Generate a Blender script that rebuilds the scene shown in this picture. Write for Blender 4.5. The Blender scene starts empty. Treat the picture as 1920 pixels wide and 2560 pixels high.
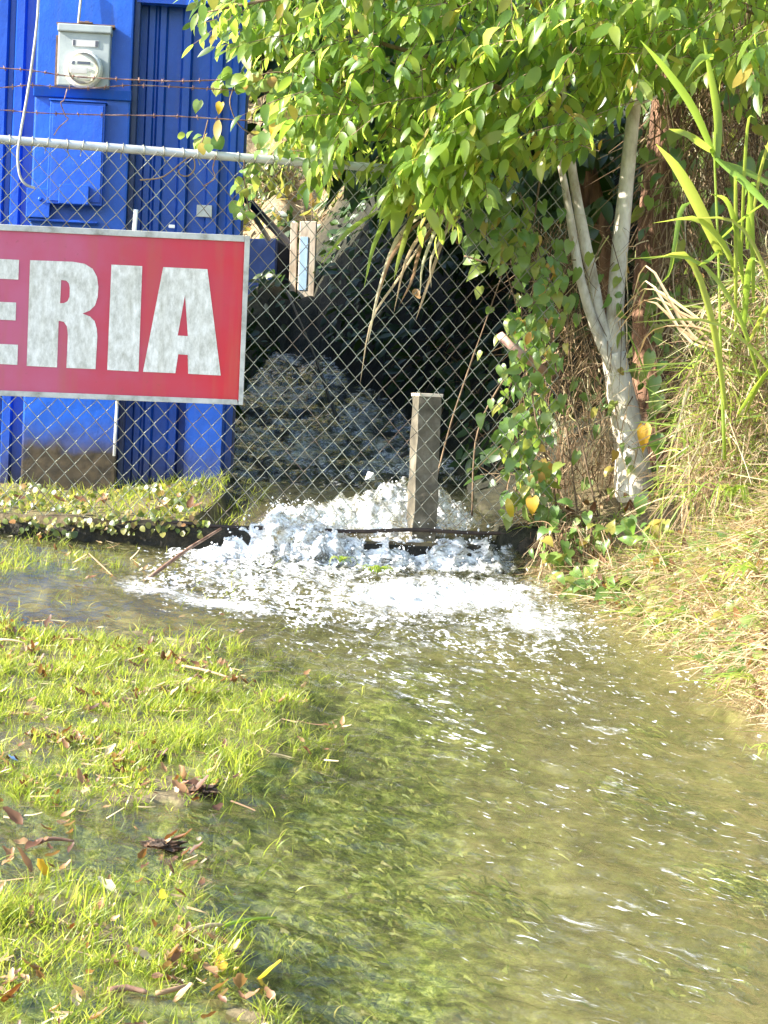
import bpy, bmesh, math, random
import numpy as np
from mathutils import Vector, Matrix
from mathutils.geometry import tessellate_polygon

SC = bpy.context.scene
COL = SC.collection
random.seed(7)
RNG = np.random.default_rng(11)

# ------------------------------------------------------------------ camera
F_PX, CX, CY = 5500.0, 960.0, 1280.0
PITCH, ROLL = math.atan(230 / 5500), 0.044
EYE = np.array([0.0, 0.0, 0.415])
_F = np.array([0, math.cos(PITCH), -math.sin(PITCH)])
_R = np.array([1.0, 0, 0])
_U = np.array([0, math.sin(PITCH), math.cos(PITCH)])
RC = _R * math.cos(ROLL) + _U * math.sin(ROLL)
UC = -_R * math.sin(ROLL) + _U * math.cos(ROLL)
cam_data = bpy.data.cameras.new('camera')
cam = bpy.data.objects.new('camera', cam_data)
COL.objects.link(cam)
cam_data.sensor_fit = 'AUTO'
cam_data.sensor_width = 36.0
cam_data.lens = F_PX / 2560 * 36.0
cam_data.clip_start = 0.05
cam_data.clip_end = 500
M = Matrix(((RC[0], UC[0], -_F[0], EYE[0]), (RC[1], UC[1], -_F[1], EYE[1]), (RC[2], UC[2], -_F[2], EYE[2]), (0, 0, 0, 1)))
cam.matrix_world = M
SC.camera = cam

# ------------------------------------------------------------------ light
SUN_TO = Vector((-0.83, -0.225, 0.51)).normalized()
world = bpy.data.worlds.new('World')
SC.world = world
world.use_nodes = True
wn = world.node_tree.nodes
wl = world.node_tree.links
wn.clear()
sky = wn.new('ShaderNodeTexSky')
sky.sky_type = 'NISHITA'
sky.sun_disc = False
sky.sun_elevation = math.asin(SUN_TO.z)
sky.sun_rotation = math.atan2(SUN_TO.x, SUN_TO.y)
bg = wn.new('ShaderNodeBackground')
bg.inputs['Strength'].default_value = 0.15
wo = wn.new('ShaderNodeOutputWorld')
wl.new(sky.outputs[0], bg.inputs['Color'])
wl.new(bg.outputs[0], wo.inputs['Surface'])
sd = bpy.data.lights.new('sun', 'SUN')
sd.energy = 4.5
sd.angle = math.radians(0.5)
sd.color = (1.0, 0.95, 0.86)
sun = bpy.data.objects.new('sun', sd)
COL.objects.link(sun)
sun.rotation_euler = SUN_TO.to_track_quat('Z', 'Y').to_euler()
sun.location = (-5, 0, 8)
SC.view_settings.view_transform = 'Standard'
SC.view_settings.look = 'None'
SC.view_settings.exposure = 2.15
SC.view_settings.gamma = 1.0
SC.view_settings.use_curve_mapping = False
SC.render.engine = 'CYCLES'
SC.cycles.use_denoising = True
SC.cycles.max_bounces = 8
SC.cycles.transparent_max_bounces = 16
SC.render.filter_size = 1.7

# ------------------------------------------------------------------ geometry of the place
def ray(u, v):
    d = _F + RC * ((u - CX) / F_PX) + UC * ((CY - v) / F_PX)
    return d
def at_y(u, v, Y):
    d = ray(u, v)
    return EYE + d * (Y / d[1])
def at_plane(u, v, p0, n):
    d = ray(u, v)
    return EYE + d * (np.dot(p0 - EYE, n) / np.dot(d, n))
def proj(P):
    Q = np.asarray(P) - EYE
    w = Q @ _F
    return CX + F_PX * (Q @ RC) / w, CY - F_PX * (Q @ UC) / w
def zW(x, y):                      # water level in front of the fence
    return -0.89 - 0.077 * x + 0.09 * y
def at_water(u, v):
    d = ray(u, v)
    t = (-0.89 - EYE[2]) / (d[2] + 0.077 * d[0] - 0.09 * d[1])
    return EYE + d * t
def yF(x):                         # fence line
    return 8.5 + 0.3 * x
FP0 = np.array([0, 8.5, 0.0])
FT = np.array([1, 0.3, 0]) / math.hypot(1, 0.3)
FN = np.array([0.3, -1, 0]) / math.hypot(1, 0.3)
def at_fence(u, v, off=0.0):
    return at_plane(u, v, FP0 + FN * off, FN)
def fpt(a, z, off=0.0):
    return FP0 + FT * a + FN * off + np.array([0, 0, z])
BA = math.radians(4.0)
BT = np.array([math.cos(BA), math.sin(BA), 0])
BN = np.array([math.sin(BA), -math.cos(BA), 0])
BP0 = at_y(165, 1205, 9.4)
def at_fac(u, v, off=0.0):         # -> along, height on the building front
    p = at_plane(u, v, BP0 + BN * off, BN)
    return float(np.dot(p - BP0, BT)), float(p[2])
def bpt(a, z, off=0.0):
    p = BP0 + BT * a + BN * off
    return np.array([p[0], p[1], z])
UP = np.array([0, 0, 1.0])

def sstep(a, b, x):
    t = np.clip((np.asarray(x, float) - a) / (b - a), 0, 1)
    return t * t * (3 - 2 * t)
def _hash(i, j, seed):
    h = (i.astype(np.int64) * 374761393 + j.astype(np.int64) * 668265263 + seed * 1442695041) & 0xFFFFFFFF
    h = ((h ^ (h >> 13)) * 1274126177) & 0xFFFFFFFF
    h = (h ^ (h >> 16)) & 0xFFFFFFFF
    return h / 4294967295.0
def vn(x, y, seed=0):
    x = np.asarray(x, float); y = np.asarray(y, float)
    xi = np.floor(x); yi = np.floor(y)
    fx = x - xi; fy = y - yi
    fx = fx * fx * fx * (fx * (fx * 6 - 15) + 10); fy = fy * fy * fy * (fy * (fy * 6 - 15) + 10)
    a = _hash(xi, yi, seed); b = _hash(xi + 1, yi, seed); c = _hash(xi, yi + 1, seed); d = _hash(xi + 1, yi + 1, seed)
    return ((a * (1 - fx) + b * fx) * (1 - fy) + (c * (1 - fx) + d * fx) * fy) * 2 - 1
def fbm(x, y, seed=0, oct=4, gain=0.5):
    s = 0; amp = 1; tot = 0
    for k in range(oct):
        c, sn = math.cos(0.7 * k), math.sin(0.7 * k)
        s = s + amp * vn((x * c - y * sn) * 2 ** k, (x * sn + y * c) * 2 ** k, seed + k * 17)
        tot += amp; amp *= gain
    return s / tot

# right waterline, from the picture, as x(y)
_wl = [at_water(u, v) for u, v in ((1345, 1440), (1440, 1495), (1560, 1532), (1645, 1600), (1760, 1665), (1840, 1735), (1920, 1800))]
_wly = np.array([p[1] for p in _wl])[::-1]
_wlx = np.array([p[0] for p in _wl])[::-1]
def x_bank(y):
    y = np.asarray(y, float)
    out = np.interp(y, _wly, _wlx)
    out = np.where(y < _wly[0], _wlx[0] + (_wly[0] - y) * 0.42, out)
    return np.where(y > _wly[-1], _wlx[-1] - (y - _wly[-1]) * 0.2, out)
def stream_r(L):
    return np.interp(L, [-1, 0, 0.6, 3.3, 5, 7, 8.4, 12], [0.50, 0.46, 0.40, 0.20, -0.12, -0.47, -0.62, -0.7])
def stream_l(L):
    return np.interp(L, [-1, 0, 0.7, 3, 5, 7, 8.4, 12], [-0.75, -0.72, -0.64, -0.76, -0.79, -0.76, -0.72, -0.8])
def lawn(u, v):                    # how grassy the flooded lawn is, 0..1
    wob = 110 * vn(np.asarray(u) / 170, np.asarray(v) / 60, 301) + 70 * vn(np.asarray(u) / 60, np.asarray(v) / 25, 302)
    v = np.asarray(v) + 40 * vn(np.asarray(u) / 120, np.asarray(v) / 90, 303)
    edge = np.interp(v, [1380, 1480, 1540, 1600, 1700, 1800, 1900, 1990, 2060, 2150, 2230, 2330, 2450, 2560, 2700],
                     [220, 200, 470, 640, 770, 760, 710, 600, 480, 520, 560, 600, 660, 700, 740])
    d = sstep(190, -230, u - edge + wob)
    band = np.interp(v, [1340, 1380, 1440, 1470, 1520, 1570, 1640, 1940, 2000, 2060, 2160, 2240, 2300, 2420, 2450, 2500, 2700],
                     [0.0, 0.6, 0.7, 0.08, 0.05, 0.55, 1, 0.95, 0.55, 0.16, 0.2, 0.85, 0.9, 0.9, 0.5, 0.65, 0.9])
    return d * band
def h_ground(x, y):
    x = np.asarray(x, float); y = np.asarray(y, float)
    L = y - yF(x)
    n1 = fbm(x * 2.3, y * 2.3, 3, 4); n2 = fbm(x * 11, y * 11, 9, 3)
    # front
    w = zW(x, np.maximum(y, -4))
    P = np.stack([x, np.maximum(y, 3.2), zW(x, np.maximum(y, 3.2))], -1)
    u, v = proj(P)
    g = lawn(u, v)
    g = np.where(x < -1.0 - 0.05 * (8 - y), np.maximum(g, 0.3), g)
    front = w - 0.085 + 0.078 * sstep(0.0, 0.6, g + 0.25 * n1) + 0.010 * n1 + 0.013 * n2
    shal = sstep(1100, 300, u) * sstep(1250, 1400, v) * sstep(1700, 1500, v)
    front = np.maximum(front, w - 0.10 + 0.07 * shal + 0.012 * n2)
    db = x - x_bank(y)
    k = np.interp(y, [5, 6.5, 7.4, 8.2, 8.8, 9.2], [1.2, 1.45, 1.25, 0.5, 0.16, 0.14])
    bank = w - 0.02 + np.where(db > 0, k * np.minimum(db, 0.75) + 0.55 * np.maximum(db - 0.75, 0), db * 0.7) + (0.05 * n1 + 0.02 * n2) * sstep(-.05, .2, db)
    front = np.maximum(front, np.minimum(bank, 6 + 0.2 * n1))
    # back
    sl = 0.05 + (0.125 - 0.05) * sstep(-1.3, -0.6, x)
    back = sl * np.minimum(L, 9) + 0.02 * n1 + 0.008 * n2
    sr, s_l = stream_r(L), stream_l(L)
    inside = (x < sr) & (x > s_l)
    back = back + np.where(inside, -0.06, 0)
    dr = np.maximum(x - sr, 0)
    kb = np.interp(L, [0, 0.5, 1.0, 2, 6], [0.14, 0.2, 0.55, 1.3, 1.8])
    back = back + kb * np.minimum(dr, 0.9) + 0.75 * np.clip(dr - 0.9, 0, 5) + 0.10 * n1 * sstep(0.1, 0.5, dr)
    dl = np.maximum(s_l - x, 0)
    back = back + np.where(L > 6, 0.5, 0.0) * np.minimum(dl, 0.3)
    back = back + 0.36 * sstep(7.0, 8.0, L + 0.35 * n1) + 0.22 * sstep(0.02, 0.25, s_l - x) * sstep(2.0, 5.0, L) + np.clip(L - 8.6, 0, 9) * 0.62 * (1 + 0.25 * n1)
    z = np.where(L < -0.02, front, np.maximum(back, np.where(x > x_bank(y), w + 0.02, -9)))
    far = sstep(12, 40, np.hypot(x, y - 8))
    return z * (1 - far) + far * np.clip(z, -2, 7)
def h1(x, y):
    return float(h_ground(np.array([x]), np.array([y]))[0])

# ------------------------------------------------------------------ materials
def mat(name, color=(0.5, 0.5, 0.5), rough=0.6, metal=0.0, spec=0.5):
    m = bpy.data.materials.new(name); m.use_nodes = True
    b = m.node_tree.nodes['Principled BSDF']
    b.inputs['Base Color'].default_value = (*color, 1)
    b.inputs['Roughness'].default_value = rough
    b.inputs['Metallic'].default_value = metal
    b.inputs['Specular IOR Level'].default_value = spec
    return m
class NT:
    def __init__(s, m): s.t = m.node_tree; s.n = s.t.nodes; s.l = s.t.links; s.b = s.n.get('Principled BSDF'); s.o = s.n.get('Material Output')
    def new(s, k, **kw):
        nd = s.n.new(k)
        for a, b in kw.items():
            if a.startswith('i_'): nd.inputs[a[2:].replace('_', ' ')].default_value = b
            else: setattr(nd, a, b)
        return nd
    def link(s, a, b): s.l.new(a, b)
    def coords(s, scale=(1, 1, 1), rot=(0, 0, 0)):
        tc = s.new('ShaderNodeNewGeometry')
        mp = s.new('ShaderNodeMapping')
        mp.inputs['Scale'].default_value = scale; mp.inputs['Rotation'].default_value = rot
        s.link(tc.outputs['Position'], mp.inputs['Vector'])
        return mp.outputs[0]
    def noise(s, vec, scale=5, detail=4, rough=0.55, dist=0.0):
        nd = s.new('ShaderNodeTexNoise'); nd.inputs['Scale'].default_value = scale; nd.inputs['Detail'].default_value = detail
        nd.inputs['Roughness'].default_value = rough; nd.inputs['Distortion'].default_value = dist
        if vec is not None: s.link(vec, nd.inputs['Vector'])
        return nd.outputs['Fac']
    def ramp(s, fac, stops):
        r = s.new('ShaderNodeValToRGB'); e = r.color_ramp.elements
        while len(e) < len(stops): e.new(0.5)
        for k, (p, c) in enumerate(stops):
            e[k].position = p; e[k].color = (*c, 1) if len(c) == 3 else c
        s.link(fac, r.inputs[0]); return r.outputs[0]
    def mix(s, fac, a, b):
        m = s.new('ShaderNodeMix', data_type='RGBA')
        for sock, val in ((m.inputs[0], fac), (m.inputs[6], a), (m.inputs[7], b)):
            if hasattr(val, 'is_linked'): s.link(val, sock)
            elif isinstance(val, (int, float)): sock.default_value = val
            else: sock.default_value = (*val, 1)
        return m.outputs[2]
    def math(s, op, a, b=0.5, clamp=False):
        m = s.new('ShaderNodeMath', operation=op); m.use_clamp = clamp
        for sock, val in ((m.inputs[0], a), (m.inputs[1], b)):
            if hasattr(val, 'is_linked'): s.link(val, sock)
            else: sock.default_value = val
        return m.outputs[0]
    def attr(s, name):
        a = s.new('ShaderNodeAttribute'); a.attribute_name = name; return a.outputs['Fac']
    def bump(s, h, strength=0.4, dist=0.01):
        b = s.new('ShaderNodeBump'); b.inputs['Strength'].default_value = strength; b.inputs['Distance'].default_value = dist
        s.link(h, b.inputs['Height']); return b.outputs[0]
    def rnd(s):
        oi = s.new('ShaderNodeObjectInfo'); g = s.new('ShaderNodeNewGeometry')
        return s.math('FRACT', s.math('ADD', oi.outputs['Random'], g.outputs['Random Per Island']))

def rough_mat(name, stops, scale=8, rough=0.8, bump=0.4, bdist=0.01, vscale=(1, 1, 1), spec=0.3, metal=0.0, bscale=None):
    m = mat(name, rough=rough, spec=spec, metal=metal); t = NT(m)
    v = t.coords(vscale)
    n = t.noise(v, scale, 6, 0.62)
    t.link(t.ramp(n, stops), t.b.inputs['Base Color'])
    if bump: t.link(t.bump(t.noise(v, (bscale or scale * 3), 5), bump, bdist), t.b.inputs['Normal'])
    return m
def leaf_mat(name, stops, trans, tfac=0.42, rough=0.38, spec=0.5, up=True):
    m = mat(name, rough=rough, spec=spec); t = NT(m)
    r = t.rnd()
    col = t.ramp(r, stops)
    v = t.coords()
    col = t.mix(t.math('MULTIPLY', t.noise(v, 60, 3), 0.35), col, tuple(0.55 * c for c in stops[0][1]))
    t.link(col, t.b.inputs['Base Color'])
    tr = t.new('ShaderNodeBsdfTranslucent')
    t.link(t.ramp(r, trans), tr.inputs['Color'])
    mx = t.new('ShaderNodeMixShader'); mx.inputs[0].default_value = tfac
    t.link(t.b.outputs[0], mx.inputs[1]); t.link(tr.outputs[0], mx.inputs[2]); t.link(mx.outputs[0], t.o.inputs['Surface'])
    return m

M_LEAF = leaf_mat('canopy leaf', [(0, (0.05, 0.10, 0.017)), (0.35, (0.10, 0.18, 0.028)), (0.65, (0.13, 0.2, 0.035)), (0.9, (0.22, 0.27, 0.045)), (1, (0.3, 0.22, 0.035))],
                  [(0, (0.27, 0.46, 0.05)), (0.35, (0.48, 0.67, 0.08)), (0.7, (0.58, 0.72, 0.1)), (0.95, (0.68, 0.75, 0.14)), (1, (0.7, 0.5, 0.08))], 0.56)
M_VINE = leaf_mat('vine leaf', [(0, (0.09, 0.17, 0.04)), (0.6, (0.17, 0.25, 0.06)), (0.9, (0.27, 0.3, 0.07)), (1, (0.4, 0.22, 0.05))],
                  [(0, (0.2, 0.4, 0.05)), (0.7, (0.36, 0.5, 0.07)), (0.95, (0.5, 0.55, 0.08)), (1, (0.7, 0.35, 0.04))], 0.42)
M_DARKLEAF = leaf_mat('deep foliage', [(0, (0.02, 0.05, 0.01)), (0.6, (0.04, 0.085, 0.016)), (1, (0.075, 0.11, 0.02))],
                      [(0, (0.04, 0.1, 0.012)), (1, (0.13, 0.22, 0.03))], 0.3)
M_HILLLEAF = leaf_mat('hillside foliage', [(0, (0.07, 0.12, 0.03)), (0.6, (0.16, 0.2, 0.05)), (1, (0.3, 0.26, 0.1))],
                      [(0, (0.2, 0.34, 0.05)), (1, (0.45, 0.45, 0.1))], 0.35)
M_GRASS = leaf_mat('lawn grass', [(0, (0.13, 0.19, 0.025)), (0.7, (0.22, 0.26, 0.04)), (1, (0.36, 0.31, 0.1))],
                   [(0, (0.4, 0.52, 0.04)), (0.8, (0.58, 0.63, 0.07)), (1, (0.62, 0.55, 0.15))], 0.5)
M_CANE = leaf_mat('tall grass blade', [(0, (0.15, 0.25, 0.04)), (0.7, (0.23, 0.3, 0.05)), (1, (0.34, 0.33, 0.09))],
                  [(0, (0.38, 0.56, 0.06)), (1, (0.58, 0.64, 0.1))], 0.45)
M_STRAW = leaf_mat('dry straw', [(0, (0.22, 0.13, 0.07)), (0.3, (0.42, 0.29, 0.16)), (0.7, (0.55, 0.43, 0.26)), (0.9, (0.62, 0.56, 0.36)), (1, (0.4, 0.42, 0.14))],
                   [(0, (0.4, 0.25, 0.1)), (1, (0.6, 0.5, 0.25))], 0.2, 0.7, 0.2)
M_DEADVINE = leaf_mat('dead vine strand', [(0, (0.06, 0.035, 0.02)), (0.5, (0.16, 0.1, 0.055)), (1, (0.36, 0.26, 0.15))],
                      [(0, (0.2, 0.12, 0.06)), (1, (0.4, 0.3, 0.15))], 0.12, 0.8, 0.2)
M_DRYLEAF = leaf_mat('dry leaf', [(0, (0.06, 0.028, 0.014)), (0.35, (0.17, 0.08, 0.035)), (0.7, (0.32, 0.17, 0.07)), (0.9, (0.46, 0.33, 0.17)), (1, (0.6, 0.5, 0.32))],
                     [(0, (0.3, 0.1, 0.02)), (1, (0.6, 0.35, 0.1))], 0.2, 0.5, 0.4)
M_YELLOWLEAF = leaf_mat('yellow leaf', [(0, (0.5, 0.4, 0.03)), (1, (0.55, 0.3, 0.03))], [(0, (0.7, 0.6, 0.05)), (1, (0.7, 0.4, 0.03))], 0.4)
M_COVER = leaf_mat('ground cover leaf', [(0, (0.05, 0.08, 0.015)), (0.4, (0.12, 0.16, 0.03)), (0.7, (0.22, 0.22, 0.05)), (0.88, (0.3, 0.24, 0.07)), (1, (0.26, 0.1, 0.04))],
                   [(0, (0.3, 0.4, 0.05)), (1, (0.6, 0.5, 0.1))], 0.35)
M_WEED = leaf_mat('submerged weed', [(0, (0.015, 0.022, 0.005)), (0.25, (0.06, 0.085, 0.013)), (0.6, (0.2, 0.25, 0.04)), (0.9, (0.46, 0.46, 0.13)), (1, (0.16, 0.10, 0.04))],
                  [(0, (0.06, 0.12, 0.02)), (1, (0.24, 0.32, 0.05))], 0.25, 0.5)

def make_blue(name, base, worn, dirt_z=None):
    m = mat(name, rough=0.42, spec=0.45); t = NT(m)
    v = t.coords()
    n = t.noise(v, 9, 6, 0.6)
    c = t.ramp(n, [(0.3, tuple(0.8 * k for k in base)), (0.6, base), (0.78, tuple(min(1, 1.15 * k + 0.01) for k in base))])
    sp = t.noise(v, 70, 4, 0.7)
    c = t.mix(t.math('MULTIPLY', t.ramp(sp, [(0.66, (0, 0, 0)), (0.74, (1, 1, 1))]), 0.6), c, worn)
    vs = t.coords((14, 14, 0.8))
    st = t.noise(vs, 2.0, 4, 0.6)
    c = t.mix(t.math('MULTIPLY', t.ramp(st, [(0.55, (0, 0, 0)), (0.8, (1, 1, 1))]), 0.25), c, (0.09, 0.10, 0.12))
    if dirt_z is not None:                       # mud splashed and soaked into the foot of the wall
        sx = t.new('ShaderNodeSeparateXYZ'); t.link(v, sx.inputs[0])
        zz = t.math('ADD', sx.outputs[2], t.math('MULTIPLY', t.math('SUBTRACT', t.noise(v, 6, 5), 0.5), 0.22))
        k = t.new('ShaderNodeMapRange'); t.link(zz, k.inputs[0])
        k.inputs[1].default_value = dirt_z[0]; k.inputs[2].default_value = dirt_z[1]; k.inputs[3].default_value = 1; k.inputs[4].default_value = 0
        d = t.ramp(t.noise(v, 25, 5), [(0.35, (0.02, 0.014, 0.007)), (0.7, (0.07, 0.05, 0.026))])
        c = t.mix(k.outputs[0], c, d)
    t.link(c, t.b.inputs['Base Color'])
    t.link(t.bump(t.math('ADD', t.noise(v, 16, 5), t.math('MULTIPLY', t.noise(v, 120, 3), 0.25)), 0.5, 0.006), t.b.inputs['Normal'])
    return m
BLUE = (0.004, 0.082, 0.45)
M_BLUE = make_blue('blue masonry paint', BLUE, (0.10, 0.18, 0.5), (0.20, 0.37))
M_BLUEMETAL = make_blue('blue sheet paint', (0.004, 0.062, 0.36), (0.06, 0.1, 0.3), (0.04, 0.26))
M_BLUEBOX = make_blue('blue enamel on steel', (0.004, 0.072, 0.46), (0.2, 0.27, 0.45))
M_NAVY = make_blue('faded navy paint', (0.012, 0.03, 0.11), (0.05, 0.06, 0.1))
M_ROOF = rough_mat('dark roof sheet', [(0.3, (0.06, 0.06, 0.07)), (0.7, (0.12, 0.12, 0.13))], 6)
M_GALV = rough_mat('galvanised steel', [(0.3, (0.36, 0.37, 0.36)), (0.55, (0.5, 0.51, 0.5)), (0.75, (0.42, 0.4, 0.36))], 14, 0.5, 0.25, 0.002, spec=0.5, metal=0.35)
M_WIRE = rough_mat('weathered fence wire', [(0.35, (0.13, 0.085, 0.06)), (0.5, (0.22, 0.22, 0.17)), (0.7, (0.34, 0.36, 0.27))], 5, 0.5, 0, spec=0.4, metal=0.2)
M_RUST = rough_mat('rusty wire', [(0.3, (0.10, 0.045, 0.03)), (0.55, (0.26, 0.15, 0.11)), (0.75, (0.42, 0.38, 0.35))], 20, 0.7, 0, metal=0.1)
M_RAILDARK = rough_mat('dark rusted bar', [(0.3, (0.02, 0.014, 0.012)), (0.7, (0.06, 0.04, 0.03))], 18, 0.6, 0.4, 0.003)
M_CONC = rough_mat('weathered concrete', [(0.28, (0.035, 0.03, 0.02)), (0.5, (0.10, 0.086, 0.06)), (0.75, (0.22, 0.195, 0.145))], 9, 0.9, 0.7, 0.008)
M_CREAM = rough_mat('pale worn concrete', [(0.28, (0.30, 0.22, 0.14)), (0.5, (0.55, 0.46, 0.35)), (0.75, (0.68, 0.6, 0.48))], 9, 0.9, 0.5, 0.006, (1, 1, 0.4))
M_WETCONC = rough_mat('wet mossy concrete', [(0.3, (0.008, 0.007, 0.004)), (0.55, (0.026, 0.021, 0.012)), (0.75, (0.07, 0.055, 0.03))], 16, 0.7, 1.0, 0.02, spec=0.3)
M_CLOD = rough_mat('mud with leaf bits', [(0.3, (0.02, 0.013, 0.008)), (0.5, (0.06, 0.038, 0.022)), (0.72, (0.2, 0.1, 0.05))], 40, 0.75, 0.8, 0.01)
M_LIGHTBLUE = rough_mat('pale blue paint patch', [(0.3, (0.35, 0.52, 0.75)), (0.7, (0.5, 0.68, 0.85))], 20, 0.6, 0.2, 0.002)
M_PVC = rough_mat('white plastic', [(0.3, (0.6, 0.6, 0.55)), (0.7, (0.8, 0.8, 0.76))], 12, 0.45, 0)
M_CABLEW = rough_mat('weathered pale cable', [(0.3, (0.22, 0.22, 0.2)), (0.7, (0.42, 0.42, 0.38))], 20, 0.6, 0)
M_BLACK = mat('black rubber', (0.012, 0.012, 0.014), 0.5)
M_METERBOX = rough_mat('grey enamel steel', [(0.3, (0.22, 0.25, 0.25)), (0.6, (0.31, 0.34, 0.33)), (0.8, (0.29, 0.26, 0.2))], 7, 0.5, 0.15, 0.002, spec=0.4)
M_METERRUST = rough_mat('rusty sheet edge', [(0.3, (0.08, 0.05, 0.04)), (0.7, (0.2, 0.12, 0.08))], 30, 0.8, 0.3, 0.003)
M_METERFACE = rough_mat('ivory meter face', [(0.3, (0.62, 0.58, 0.44)), (0.7, (0.8, 0.77, 0.63))], 6, 0.35, 0, spec=0.5)
M_METERRING = rough_mat('meter ring metal', [(0.3, (0.6, 0.58, 0.5)), (0.7, (0.82, 0.8, 0.72))], 10, 0.3, 0, spec=0.6, metal=0.2)
M_DISPLAY = mat('dark display', (0.05, 0.05, 0.06), 0.3)
M_GREYPRINT = mat('grey print', (0.38, 0.37, 0.36), 0.5)
glass = mat('clear meter glass', (1, 1, 1), 0.03)
_t = NT(glass); _tr = _t.new('ShaderNodeBsdfTransparent'); _gl = _t.new('ShaderNodeBsdfGlossy'); _gl.inputs['Roughness'].default_value = 0.05
_fr = _t.new('ShaderNodeFresnel'); _fr.inputs[0].default_value = 1.45; _mx = _t.new('ShaderNodeMixShader')
_t.link(_fr.outputs[0], _mx.inputs[0]); _t.link(_tr.outputs[0], _mx.inputs[1]); _t.link(_gl.outputs[0], _mx.inputs[2]); _t.link(_mx.outputs[0], _t.o.inputs['Surface'])
M_BARK = rough_mat('pale bark', [(0.3, (0.24, 0.19, 0.13)), (0.5, (0.5, 0.45, 0.36)), (0.72, (0.7, 0.65, 0.56))], 16, 0.85, 0.6, 0.006, (1, 1, 0.45))
M_BROWNBARK = rough_mat('brown fibrous bark', [(0.3, (0.045, 0.025, 0.014)), (0.5, (0.14, 0.075, 0.045)), (0.75, (0.30, 0.17, 0.10))], 22, 0.9, 1.0, 0.012, (1, 1, 0.14))
M_TWIG = rough_mat('twig bark', [(0.3, (0.07, 0.045, 0.025)), (0.7, (0.22, 0.15, 0.09))], 25, 0.85, 0.3, 0.003)
M_STICK = rough_mat('wet stick bark', [(0.3, (0.08, 0.04, 0.025)), (0.5, (0.2, 0.11, 0.07)), (0.75, (0.38, 0.27, 0.19))], 18, 0.7, 0.4, 0.004)
M_PINKWOOD = rough_mat('fresh cut pinkish wood', [(0.3, (0.4, 0.22, 0.17)), (0.7, (0.62, 0.42, 0.34))], 14, 0.8, 0.3, 0.004)
M_FRAME = rough_mat('dull aluminium frame', [(0.3, (0.22, 0.21, 0.17)), (0.5, (0.42, 0.42, 0.38)), (0.75, (0.55, 0.55, 0.51))], 16, 0.5, 0.2, 0.002, spec=0.4, metal=0.1)

m = M_SIGNRED = mat('faded red sign', rough=0.4, spec=0.4); t = NT(m)
v = t.coords(); sx = t.new('ShaderNodeSeparateXYZ'); t.link(v, sx.inputs[0])
k = t.new('ShaderNodeMapRange'); t.link(sx.outputs[0], k.inputs[0]); k.inputs[1].default_value = -1.35; k.inputs[2].default_value = -0.5
kk = t.math('ADD', k.outputs[0], t.math('MULTIPLY', t.math('SUBTRACT', t.noise(v, 5, 4), 0.5), 0.9), True)
c = t.ramp(kk, [(0.0, (0.43, 0.085, 0.16)), (0.45, (0.43, 0.038, 0.068)), (1, (0.50, 0.013, 0.026))])
vs = t.coords((9, 9, 0.7)); st = t.ramp(t.noise(vs, 2, 4), [(0.5, (0, 0, 0)), (0.75, (1, 1, 1))])
c = t.mix(t.math('MULTIPLY', st, 0.42), c, (0.34, 0.10, 0.05))
c = t.mix(t.math('MULTIPLY', t.ramp(t.noise(v, 45, 5, 0.7), [(0.62, (0, 0, 0)), (0.75, (1, 1, 1))]), 0.5), c, (0.2, 0.05, 0.04))
t.link(c, t.b.inputs['Base Color'])
m = M_LETTER = mat('stained white lettering', rough=0.5, spec=0.35); t = NT(m)
v = t.coords((1, 1, 0.45)); c = t.ramp(t.noise(v, 42, 7, 0.74), [(0.32, (0.36, 0.35, 0.29)), (0.5, (0.58, 0.57, 0.51)), (0.68, (0.78, 0.77, 0.72))])
t.link(t.mix(t.math('MULTIPLY', t.ramp(t.noise(t.coords((12, 12, 0.8)), 2, 4), [(0.5, (0, 0, 0)), (0.8, (1, 1, 1))]), 0.4), c, (0.36, 0.34, 0.24)), t.b.inputs['Base Color'])

# ground: soil, wet mud, algae and litter by attribute (what grows where), with shade painted into the moss
m = M_GROUND = mat('soil and mud', rough=0.8, spec=0.3); t = NT(m)
v = t.coords()
soil = t.ramp(t.noise(v, 14, 6, 0.65), [(0.3, (0.05, 0.035, 0.02)), (0.5, (0.13, 0.09, 0.05)), (0.72, (0.24, 0.18, 0.10))])
vf = t.coords((1, 0.6, 1))
sand = t.ramp(t.math('ADD', t.math('MULTIPLY', t.noise(vf, 4, 4, 0.6, 0.8), 0.55), t.math('MULTIPLY', t.noise(vf, 17, 6, 0.65, 0.6), 0.45)), [(0.36, (0.035, 0.03, 0.012)), (0.48, (0.13, 0.108, 0.043)), (0.56, (0.22, 0.185, 0.08)), (0.68, (0.36, 0.31, 0.15))])
alg = t.ramp(t.noise(vf, 30, 6, 0.72, 0.5), [(0.36, (0.01, 0.013, 0.004)), (0.45, (0.05, 0.065, 0.011)), (0.52, (0.16, 0.20, 0.03)), (0.64, (0.48, 0.49, 0.15))])
dry = t.ramp(t.noise(v, 30, 6, 0.7), [(0.3, (0.07, 0.05, 0.025)), (0.5, (0.22, 0.16, 0.09)), (0.72, (0.42, 0.34, 0.2))])
patch = t.ramp(t.noise(vf, 7, 5, 0.65, 0.4), [(0.42, (0, 0, 0)), (0.58, (1, 1, 1))])
av = t.attr('algae')
af = t.math('MULTIPLY', av, t.math('ADD', t.math('MULTIPLY', patch, 0.75), t.math('MULTIPLY', av, 0.45)), True)
c = t.mix(t.attr('sand'), soil, sand)
c = t.mix(af, c, alg)
c = t.mix(t.attr('dry'), c, dry)
moss_shade = t.ramp(t.noise(v, 20, 6, 0.65), [(0.3, (0.008, 0.008, 0.005)), (0.55, (0.022, 0.022, 0.011)), (0.75, (0.05, 0.045, 0.022))])
c = t.mix(t.attr('moss_shade'), c, moss_shade)
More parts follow.
